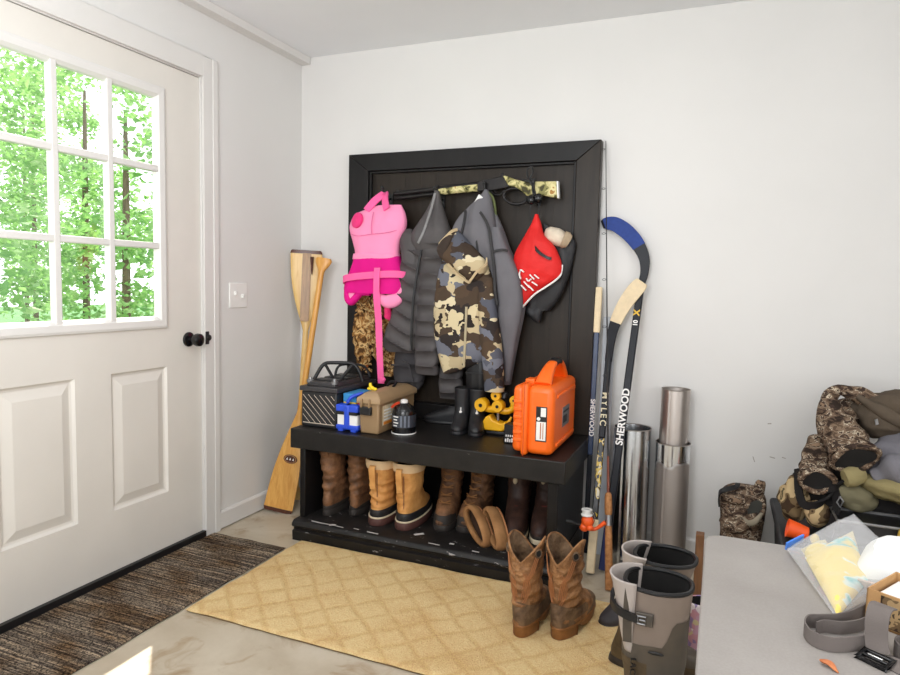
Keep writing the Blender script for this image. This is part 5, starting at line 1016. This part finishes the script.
mb = MB().at(WO); mb.sweep([(2.125, -.225, .265), (2.16, -.252, .245), (2.205, -.255, .268), (2.245, -.24, .305)], [(.018, .02), (.024, .024), (.024, .022), (.018, .016)], 18, (0, 1, 0), 26, disp=lambda q, u, a: .005 * N(q, 40, 1)); mb.sweep([(2.122, -.21, .345), (2.16, -.235, .352), (2.195, -.23, .342)], [(.016, .018), (.024, .022), (.016, .016)], 18, (0, 1, 0), 22); mb.build('folded_roll', m_bcamo, cs)
mb = MB().at(WO); mb.sweep([(2.236, -.18, .345), (2.246, -.19, .385), (2.252, -.19, .412), (2.254, -.188, .422)], [(.030, .014), (.022, .012), (.018, .010), (.012, .006)], 16, (0, 1, 0), 16); mb.build('top_tab', m_bcamo, cs)
mb = MB().at(WO); ring = [(2.232 + .030 * math.cos(q) + .010 * math.sin(q), -.252 + .012 * math.sin(q), .325 + .038 * math.sin(q)) for q in [2 * PI * i / 28 for i in range(29)]]; mb.tube(ring, .009, 8); mb.build('opening_rim', m_bcamo, cs)
mb = MB().at(WO); mb.rings([[Vector((2.232 + s * (.028 * math.cos(q) + .010 * math.sin(q)), -.2525 + o, .325 + s * .036 * math.sin(q))) for q in [2 * PI * i / 28 for i in range(28)]] for s, o in ((1, .0), (.9, .008))]); tag(mb.build('opening_lining', fabric('shaded_grey_lining', C(66, 66, 62), .3), cs), 'grey lining inside the opening, shade painted in')  # flat disc, lining colour darkened to paint in the shade of depth
mb = MB().at(WO); mb.sweep([(2.196, -.262, .292), (2.212, -.268, .276), (2.236, -.268, .284), (2.258, -.258, .316)], [(.006, .006), (.012, .010), (.012, .010), (.006, .006)], 14, (0, 1, 0), 20); tag(mb.build('lower_lip', fabric('pale_neoprene_edge', C(150, 140, 122), .15), cs), 'paler lower lip of the opening')
mb = MB().at(WO); mb.ribbon([(2.110, -.235, .315), (2.106, -.245, .35), (2.112, -.25, .376), (2.14, -.24, .388), (2.165, -.22, .394), (2.172, -.21, .405)], (0, .6, .6), .018, .003, 24); mb.build('strap', m_blk, cs)

# ================================================================== CLOTHING PILE on a storage tote
def lump(mb, c, r, seed, amp=.02, f=9, nu=48, nv=30, M=None, fold=None):
    fn = lambda q, u, a: amp * (mn.noise(Vector((q.x * f + seed, q.y * f, q.z * f * 1.4))) + .5 * mn.noise(Vector((q.x * f * 2.3, q.y * f * 2.3 + seed, q.z * f * 3)))) - amp * .35 * abs(math.sin(6 * mn.noise(Vector((q.x * 5, q.y * 5, q.z * 7 + seed)))))
    return mb.ell(c, r, nu, nv, fn, M)
TB = (2.72, -.36, 0)
tt = thing('storage_tote', 'black plastic storage tote under the heap of clothing at the wall', 'storage tote', TB)
mb = MB().at(TB); R = []
for z, e in ((.001, .02), (.30, 0)): R.append([Vector((x, y, z)) for x, y in ((2.31 + e, -.64 + e), (3.12 - e, -.64 + e), (3.12 - e, -.08 - e), (2.31 + e, -.08 - e))])
mb.rings(R); mb.build('body', m_rubber, tt, bevel=.012); MB().at(TB).box(2.295, 3.135, -.655, -.065, .299, .328).build('lid', m_rubber, tt, bevel=.01)
ZT = .3285
m_dol = fabric('dark_olive_cloth', C(90, 79, 67), .15, 220, .9, .4); m_gpf = fabric('grey_blue_puffer', C(118, 116, 122), .1, 220, .75, .3); m_kha = fabric('khaki_cloth', C(150, 138, 98), .15, 220, .9, .4); m_bpk = fabric('black_pack_cloth', C(34, 32, 32), .2, 200, .8, .3); m_tcam = camo('tan_woodland_camo', [(0, C(70, 54, 40)), (.42, C(120, 100, 72)), (.5, C(196, 172, 130)), (.6, C(92, 84, 60)), (.66, C(170, 146, 108))], 14, .9)
# black shallow tray with a grey rim
tr_ = thing('plastic_tray', 'black tray with a grey rim at the front of the clothing heap', 'tray', (2.56, -.53, ZT))
mb = MB().at((2.56, -.53, ZT)); mb.box(2.458, 2.70, -.585, -.455, ZT, .428); mb.build('tray_body', m_blk, tr_, bevel=.004)
mb = MB().at((2.56, -.53, ZT)); mb.tube([(2.452, -.455, .430), (2.452, -.590, .430), (2.706, -.590, .430), (2.706, -.455, .430), (2.452, -.455, .430)], .005, 8); mb.build('tray_rim', m_grey, tr_)
# black backpack
bp = thing('backpack', 'black backpack with straps and an olive pocket in the clothing heap', 'backpack', (2.47, -.40, ZT))
mb = MB().at((2.47, -.40, ZT)); lump(mb, (2.46, -.33, .445), (.12, .13, .110), 3, .02); lump(mb, (2.60, -.34, .445), (.16, .115, .11), 4, .02); mb.build('body', m_bpk, bp)
mb = MB().at((2.47, -.40, ZT)); lump(mb, (2.520, -.455, .478), (.075, .045, .045), 5, .012, 14, M=Matrix.Rotation(.3, 3, 'Y')); mb.build('olive_pocket', fabric('olive_pocket', C(118, 112, 88), .12), bp)
mb = MB().at((2.47, -.40, ZT)); lump(mb, (2.412, -.460, .405), (.042, .034, .050), 6, .01, 16); tag(mb.build('camo_pocket', m_tcam, bp), 'tan camo pocket')
for pts in ([(2.350, -.42, .54), (2.352, -.458, .48), (2.368, -.478, .435), (2.405, -.484, .44), (2.44, -.478, .475), (2.465, -.45, .52)], [(2.455, -.46, .53), (2.462, -.495, .46), (2.452, -.515, .40), (2.44, -.525, .35)], [(2.52, -.45, .56), (2.48, -.48, .53), (2.452, -.49, .51), (2.42, -.475, .49)]):
    mb = MB().at((2.47, -.40, ZT)); mb.ribbon(pts, (.5, -.2, .8), .026, .004, 22); mb.build('strap', m_bpk, bp)
mb = MB().at((2.47, -.40, ZT)); mb.tube([(2.468, -.505, .485), (2.478, -.508, .47), (2.470, -.510, .45), (2.460, -.508, .465), (2.468, -.505, .485)], .003, 6); mb.build('buckle', m_grey, bp)
tag(lump(MB().at((2.345, -.40, ZT)), (2.350, -.38, .425), (.052, .07, .082), 8, .014, 14).build('camo_garment', m_tcam), 'crumpled tan camo garment at the left end of the clothing heap', 'garment')
kh = thing('khaki_trousers', 'khaki trousers folded in the clothing heap below the grey jacket', 'trousers', (2.70, -.45, .45))
mb = MB().at((2.70, -.45, .45)); lump(mb, (2.70, -.45, .515), (.19, .10, .055), 9, .022, 14, M=Matrix.Rotation(.10, 3, 'Y')); mb.build('trouser_legs', m_kha, kh)
mb = MB().at((2.70, -.45, .45)); mb.sweep([(2.53, -.47, .56), (2.50, -.49, .552), (2.478, -.50, .545)], [(.030, .022), (.034, .026), (.028, .02)], 20, (0, 1, 0), 14); mb.build('cuff', m_kha, kh)
gj = thing('grey_jacket', 'light grey padded jacket in the clothing heap above the khaki trousers', 'jacket', (2.70, -.42, .56))
mb = MB().at((2.70, -.42, .56)); lump(mb, (2.70, -.40, .615), (.165, .115, .085), 11, .028, 11, M=Matrix.Rotation(-.18, 3, 'Y')); mb.build('body', m_gpf, gj)
mb = MB().at((2.70, -.42, .56)); mb.sweep([(2.80, -.48, .66), (2.70, -.495, .625), (2.61, -.49, .585), (2.565, -.475, .55)], [(.05, .035), (.052, .04), (.045, .036), (.02, .018)], 24, (0, 1, 0), 30, disp=lambda q, u, a: .007 * math.sin(u * 22)); mb.build('sleeve', m_gpf, gj)
oj = thing('olive_jacket', 'dark olive jacket at the top right of the clothing heap', 'jacket', (2.70, -.32, .70))
mb = MB().at((2.70, -.32, .70)); lump(mb, (2.70, -.30, .735), (.20, .13, .088), 13, .034, 11); lump(mb, (2.60, -.34, .72), (.08, .09, .07), 14, .015, 12); mb.build('body', m_dol, oj)
mb = MB().at((2.70, -.32, .70)); mb.sweep([(2.56, -.36, .77), (2.62, -.40, .785), (2.70, -.425, .765), (2.80, -.43, .72)], [(.028, .02), (.036, .028), (.045, .03), (.05, .035)], 22, (0, 1, 0), 26, disp=lambda q, u, a: .006 * N(q, 25, 5)); mb.build('sleeve', m_dol, oj)
mb = MB().at((2.70, -.32, .70)); mb.prism([(2.562, .735), (2.570, .739), (2.574, .722), (2.566, .718)], 'y', -.434, -.428); tag(mb.build('tag', m_grey, oj), 'small grey tag')
for pts in ([(2.52, -.37, .80), (2.58, -.41, .765), (2.64, -.425, .735), (2.72, -.42, .70)], [(2.60, -.395, .80), (2.68, -.415, .775), (2.78, -.41, .745)]):
    mb = MB().at((2.70, -.32, .70)); mb.sweep(pts, [(.010, .012), (.020, .018), (.022, .018), (.012, .012)][:len(pts)], 16, (0, 1, 0), 22, disp=lambda q, u, a: .005 * N(q, 28, 2)); mb.build('fold', m_dol, oj)
bj = thing('camo_jacket', 'brown bark camo jacket with both sleeve openings showing on the clothing heap', 'jacket', (2.47, -.35, .50))
BJ = (2.47, -.35, .50)
mb = MB().at(BJ); lump(mb, (2.490, -.29, .66), (.070, .09, .125), 15, .018, 10); mb.sweep([(2.435, -.33, .70), (2.440, -.335, .765), (2.468, -.338, .812), (2.52, -.338, .798), (2.57, -.345, .780), (2.62, -.36, .775)], [(.022, .03), (.028, .03), (.020, .024), (.030, .028), (.030, .028), (.018, .02)], 22, (0, 1, 0), 28, disp=lambda q, u, a: .010 * N(q, 22, 3)); mb.build('body', m_bcamo, bj)
def sleeve(pts, rad, ring_c, rx, ry, ang):
    mb = MB().at(BJ); mb.sweep(pts, rad, 34, (0, 1, 0), 36, disp=lambda q, u, a: .011 * N(q, 18, 7) + .002 * math.sin(u * 22 + 2 * math.sin(a))); s = mb.build('sleeve', m_bcamo, bj)
    P = [Vector(p) for p in pts]; ax = (P[-1] - P[-2]).normalized(); e1 = Vector((math.cos(ang), 0, math.sin(ang))); e1 = (e1 - ax * e1.dot(ax)).normalized(); e2 = ax.cross(e1)
    c = Vector(ring_c); rg = [c + e1 * rx * math.cos(q) + e2 * ry * math.sin(q) + ax * .006 * math.sin(3 * q) for q in [2 * PI * i / 30 for i in range(30)]]
    mb = MB().at(BJ); mb.tube(rg + [rg[0]], .010, 8); mb.build('cuff', m_bcamo, s)
    mb = MB().at(BJ); mb.rings([[c + (p - c) * .98 + ax * .006 for p in rg], [c + (p - c) * .9 + ax * .002 for p in rg], [c + (p - c) * .5 - ax * .0 for p in rg]]); tag(mb.build('sleeve_lining', m_dlin, s), 'dark inside of the sleeve')
sleeve([(2.445, -.33, .765), (2.452, -.38, .715), (2.486, -.435, .652), (2.500, -.495, .620)], [(.036, .04), (.052, .048), (.066, .052), (.072, .050)], (2.502, -.505, .616), .070, .046, .38)
sleeve([(2.42, -.33, .63), (2.408, -.38, .585), (2.403, -.425, .548), (2.402, -.480, .528)], [(.035, .03), (.042, .036), (.050, .042), (.053, .043)], (2.402, -.490, .524), .050, .040, .15)
m_blaze = flat('blaze_orange', C(250, 92, 30), .5, var=.04)
oc2 = thing('blaze_hat', 'blaze orange cup shaped hat at the foot of the clothing heap', 'hat', (2.352, -.53, ZT))
mb = MB().at((2.352, -.53, ZT)); Mx = Matrix.Translation((2.350, -.53, ZT + .030)) @ Matrix.Rotation(math.radians(-80), 4, 'Y')
mb.lathe([(.004, -.035), (.020, -.030), (.026, .0), (.030, .028), (.031, .032), (.027, .030), (.022, .0), (.004, -.022)], (0, 0, 0), 30, 'z'); mb.v = [Mx @ p for p in mb.v]; mb.build('hat_body', m_blaze, oc2)
tag(MB().at((2.40, -.55, ZT)).ell((2.398, -.555, ZT + .018), (.014, .014, .018), 14, 10).build('yellow_ball', m_yel), 'small yellow ball beside the orange hat', 'ball')
YT = (2.62, -.60, ZT)
mb = MB().at(YT); mb.sweep([(2.622, -.605, ZT), (2.624, -.605, .40), (2.63, -.605, .428), (2.66, -.61, .436)], [(.014, .012)] * 3 + [(.012, .010)], 14, (0, 1, 0), 18); tag(mb.build('hand_tool', flat('dull_yellow', C(206, 170, 72), .6), None), 'dull yellow handle standing before the grey rimmed tray', 'tool')

# ================================================================== TABLE in the foreground
t = NT('grey_laminate'); v = t.coord(); n = t.noise(v, 5, 6, .6); n2 = t.noise(t.coord((3, 22, 1), (0, 0, .4)), 2.0, 5, .7)
col = t.ramp(n, [(.3, C(140, 134, 129)), (.7, C(158, 152, 147))]); col = t.mix(t.ramp(n2, [(.68, (0, 0, 0, 1)), (.74, (.5, .5, .5, 1))]), col, C(132, 122, 116)); col = t.mix(.04, col, t.ramp(t.noise(v, 300, 2), [(.35, C(60, 58, 56)), (.65, C(250, 248, 244))]), 'OVERLAY')
t.base(col); m_lam = t.set(.42, 0, .4)
TZ = 0.74; TO2 = (2.78, -2.3, 0)
tb = thing('folding_table', 'grey topped table in the right foreground', 'table', TO2)
pts = []
for cx, cy, a0 in ((2.105, -1.803, PI / 2), (2.105, -2.72, PI)): pts += [(cx + .030 * math.cos(a0 + q * PI / 12), cy + .030 * math.sin(a0 + q * PI / 12)) for q in range(7)]
pts += [(3.45, -2.75), (3.48, -2.72), (3.48, -1.803), (3.45, -1.773)]
mb = MB().at(TO2); mb.prism(pts, 'z', TZ - .006, TZ); mb.build('tabletop', m_lam, tb, bevel=.002, angle=50)
mb = MB().at(TO2); mb.prism([(2.78 + (x - 2.78) * .9975, -2.262 + (y + 2.262) * .9965) for x, y in pts], 'z', TZ - .032, TZ - .006); tag(mb.build('edge_band', flat('tan_edge_band', C(196, 172, 138), .5), tb, angle=50), 'tan edge under the grey top')
for x in (2.22, 3.34):
    for y in (-1.92, -2.60): MB().at(TO2).lathe([(.014, 0.0), (.014, TZ - .033)], (x, y, 0), 14).build('leg', m_grey, tb)
# ---- zip bag with yellow packets
m_film = NT('clear_film'); gl = m_film.node('ShaderNodeBsdfGlossy'); gl.inputs['Roughness'].default_value = .12; trn = m_film.node('ShaderNodeBsdfTransparent'); dfb = m_film.node('ShaderNodeBsdfDiffuse'); dfb.inputs[0].default_value = (.9, .9, .92, 1)
mx = m_film.node('ShaderNodeMixShader'); mx.inputs[0].default_value = .14; mx2 = m_film.node('ShaderNodeMixShader'); mx2.inputs[0].default_value = .20
m_film.l.new(trn.outputs[0], mx.inputs[1]); m_film.l.new(gl.outputs[0], mx.inputs[2]); m_film.l.new(mx.outputs[0], mx2.inputs[1]); m_film.l.new(dfb.outputs[0], mx2.inputs[2]); m_film.l.new(mx2.outputs[0], m_film.n['Material Output'].inputs[0]); m_film = m_film.m
t = NT('yellow_packet'); v = t.coord(); n = t.noise(v, 16, 2, .5, .5); t.base(t.ramp(n, [(0, C(242, 218, 120)), (.56, C(242, 218, 120)), (.58, C(232, 240, 228)), (.64, C(120, 206, 208)), (.70, C(246, 226, 140))])); t.bump(t.noise(v, 30, 3), .3, .004); m_pkt = t.set(.35)
ZO = (2.25, -1.86, TZ)
zb = thing('zip_bag', 'clear plastic zip bag of yellow packets on the grey table', 'plastic bag', ZO)
def pillow(mb, quad, zlow, bulge, nu=26, nv=22, wr=.004, seed=0, edge=None):
    A, B, Cc, D = [Vector(q) for q in quad]; top = []; bot = []
    for j in range(nv + 1):
        for i in range(nu + 1):
            u, w_ = i / nu, j / nv; p = (A * (1 - u) + B * u) * (1 - w_) + (D * (1 - u) + Cc * u) * w_
            s = (math.sin(PI * u) * math.sin(PI * w_)) ** .5 if 0 < u < 1 and 0 < w_ < 1 else 0
            q = p + Vector((0, 0, bulge * s + wr * s * (N(p, 30, seed) + .6 * N(p, 70, seed)))); top.append(q)
            bot.append(Vector((p.x, p.y, p.z + (max(zlow, p.z - bulge * .5) - p.z) * s - .0006)))
    n = len(top); f = []
    for j in range(nv):
        for i in range(nu):
            a = j * (nu + 1) + i; f.append((a, a + 1, a + nu + 2, a + nu + 1)); f.append((n + a, n + a + nu + 1, n + a + nu + 2, n + a + 1))
    bd = [i for i in range(nu + 1)] + [j * (nu + 1) + nu for j in range(1, nv + 1)] + [nv * (nu + 1) + i for i in range(nu - 1, -1, -1)] + [j * (nu + 1) for j in range(nv - 1, 0, -1)]
    for k in range(len(bd)): a, b = bd[k], bd[(k + 1) % len(bd)]; f.append((a, b, n + b, n + a))
    return mb.add(top + bot, f)
mb = MB().at(ZO); pillow(mb, ((2.216, -1.84, .750), (2.236, -2.015, .744), (2.288, -1.90, .752), (2.296, -1.725, .764)), TZ + .002, .016, seed=3); mb.build('yellow_packet', m_pkt, zb, angle=60)
mb = MB().at(ZO); pillow(mb, ((2.215, -1.80, .747), (2.226, -1.90, .747), (2.262, -1.84, .750), (2.255, -1.745, .750)), TZ + .0015, .010, seed=9); mb.build('yellow_packet', m_pkt, zb, angle=60)
mb = MB().at(ZO); pillow(mb, ((2.193, -1.812, .749), (2.233, -2.012, .7425), (2.345, -1.90, .770), (2.300, -1.700, .785)), TZ + .001, .020, wr=.006, seed=5); mb.build('film', m_film, zb, angle=70)
mb = MB().at(ZO); mb.ribbon([(2.193, -1.812, .752), (2.206, -1.797, .756), (2.219, -1.783, .760)], (0, -.35, .94), .013, .0012, 8); tag(mb.build('zipper_strip', flat('blue_zip_strip', C(70, 130, 224), .4, var=.04), zb), 'blue zip strip')
# ---- white bag and open box
mb = MB().at((2.345, -1.80, TZ)); pillow(mb, ((2.270, -1.885, .752), (2.345, -1.925, .752), (2.440, -1.80, .752), (2.315, -1.745, .752)), TZ + .001, .046, wr=.004, seed=15)
tag(mb.build('white_pouch', flat('white_poly', C(246, 246, 244), .45, var=.01), angle=70), 'white rounded pouch lying behind the open carton on the table', 'pouch')
mb = MB().at((2.33, -1.90, TZ)); mb.ribbon([(2.275, -1.915, .750), (2.33, -1.945, .754), (2.40, -1.975, .756)], (0, -.5, .86), .022, .0015, 8); 
tag(mb.build('paper_strip', flat('pinkish_paper', C(222, 198, 180), .7, var=.04)), 'pinkish paper strip between the white pouch and the open carton', 'paper')
m_kraft = leather('kraft_card', C(176, 134, 88), C(200, 158, 108), 18, .8, .1)
m_print = camo('leaf_print_card', [(0, C(60, 46, 34)), (.42, C(110, 88, 62)), (.5, C(166, 138, 100)), (.6, C(70, 58, 44)), (.68, C(140, 116, 84))], 42, .6)
QO = (2.335, -2.02, TZ)
cb = thing('open_carton', 'open card carton with a leaf printed side at the table right edge', 'box', QO)
Mq = Matrix.Translation((2.266, -2.008, TZ + .0005)) @ Matrix.Rotation(math.radians(-32), 4, 'Z')
mb = MB().at(QO)
for a in ((0, .16, 0, .002, 0, .044), (0, .16, .083, .085, 0, .044), (0, .002, 0, .085, 0, .044), (.158, .16, 0, .085, 0, .044), (0, .16, 0, .085, 0, .002)): mb.box(*a, M=Mq)
mb.build('card_walls', m_kraft, cb, smooth=False)
MB().at(QO).box(.016, .158, -.0008, 0, .003, .041, M=Mq).build('leaf_print', m_print, cb, smooth=False)
MB().at(QO).box(.006, .154, .006, .079, .004, .036, M=Mq).build('white_paper', m_white, cb, bevel=.002)
# ---- grey strap with buckle
m_strap = fabric('grey_webbing', C(112, 104, 100), .08, 500, .8, .1)
GO2 = (2.24, -2.07, TZ)
gs = thing('grey_strap', 'grey webbing strap curled on edge with a dark buckle on the table', 'strap', GO2)
zc = TZ + .0095
mb = MB().at(GO2); mb.ribbon([(2.272, -2.062, zc), (2.255, -2.080, zc), (2.236, -2.096, zc), (2.214, -2.106, zc), (2.197, -2.098, zc), (2.192, -2.078, zc), (2.198, -2.058, zc), (2.212, -2.050, zc), (2.230, -2.040, zc), (2.250, -2.020, zc), (2.268, -1.998, zc + .002)], (0, 0, 1), .0175, .0008, 60); mb.build('strap_loop', m_strap, gs)
mb = MB().at(GO2); mb.ribbon([(2.205, -2.072, zc), (2.215, -2.062, zc), (2.232, -2.058, zc), (2.250, -2.046, zc), (2.264, -2.030, zc)], (0, 0, 1), .016, .0008, 30); mb.build('inner_fold', m_strap, gs)
mb = MB().at(GO2); mb.ribbon([(2.264, -2.098, TZ + .006), (2.262, -2.092, TZ + .02), (2.262, -2.088, TZ + .04), (2.266, -2.080, TZ + .052), (2.274, -2.066, TZ + .050)], (.82, -.57, 0), .024, .0008, 24); mb.build('upright_fold', m_strap, gs)
Mb = Matrix.Translation((2.259, -2.108, TZ + .004)) @ Matrix.Rotation(math.radians(-36), 4, 'Z') @ Matrix.Rotation(math.radians(8), 4, 'X')
mb = MB().at(GO2)
for a in ((-.016, .016, -.011, -.007, -.002, .002), (-.016, .016, .007, .011, -.002, .002), (-.016, -.012, -.011, .011, -.002, .002), (.012, .016, -.011, .011, -.002, .002), (-.016, .016, -.002, .002, -.002, .002)): mb.box(*a, M=Mb)
mb.build('buckle', m_blkgloss, gs, bevel=.0012)
MB().at(GO2).box(-.008, .008, -.0015, .0015, .002, .004, M=Mb).build('buckle_bar', m_chrome, gs, bevel=.0008)
mb = MB().at(GO2); mb.ribbon([(2.270, -2.105, TZ + .003), (2.284, -2.118, TZ + .004), (2.306, -2.142, TZ + .004)], (.6, .6, .3), .02, .0008, 10); mb.build('strap_tail', m_strap, gs)
G3 = (2.305, -2.07, TZ)
mb = MB().at(G3); ring = [(2.308 + .026 * math.cos(q), -2.085 + .022 * math.sin(q), TZ + .010) for q in [2 * PI * i / 32 for i in range(33)]]; mb.ribbon(ring, (0, 0, 1), .019, .0009)
cl = thing('coiled_strap', 'second dark grey strap coiled at the right edge of the table', 'strap', G3); mb.build('coil', m_strap, cl)
MB().at(G3).lathe([(0, TZ + .0008), (.021, TZ + .0008), (.021, TZ + .003), (0, TZ + .003)], (2.308, -2.085, 0), 24).build('black_disc', m_blk, cl)
MB().at(G3).ell((2.312, -2.080, TZ + .006), (.006, .004, .003), 12, 8).build('red_stud', m_redc, cl)
mb = MB(); vs = []
mb.at((2.210, -2.141, TZ)).sweep([(2.202, -2.136, TZ + .003), (2.206, -2.138, TZ + .005), (2.212, -2.143, TZ + .004), (2.218, -2.150, TZ + .0015)], [(.0012, .001), (.0042, .0022), (.0040, .002), (.0008, .0006)], 12, (0, 0, 1), 16, disp=lambda q, u, a: .0008 * math.sin(9 * u + a))
tag(mb.build('orange_leaf', leather('orange_brown_leaf', C(168, 92, 52), C(206, 130, 84), 80, .6)), 'small orange brown dried leaf on the grey table near the strap', 'leaf')
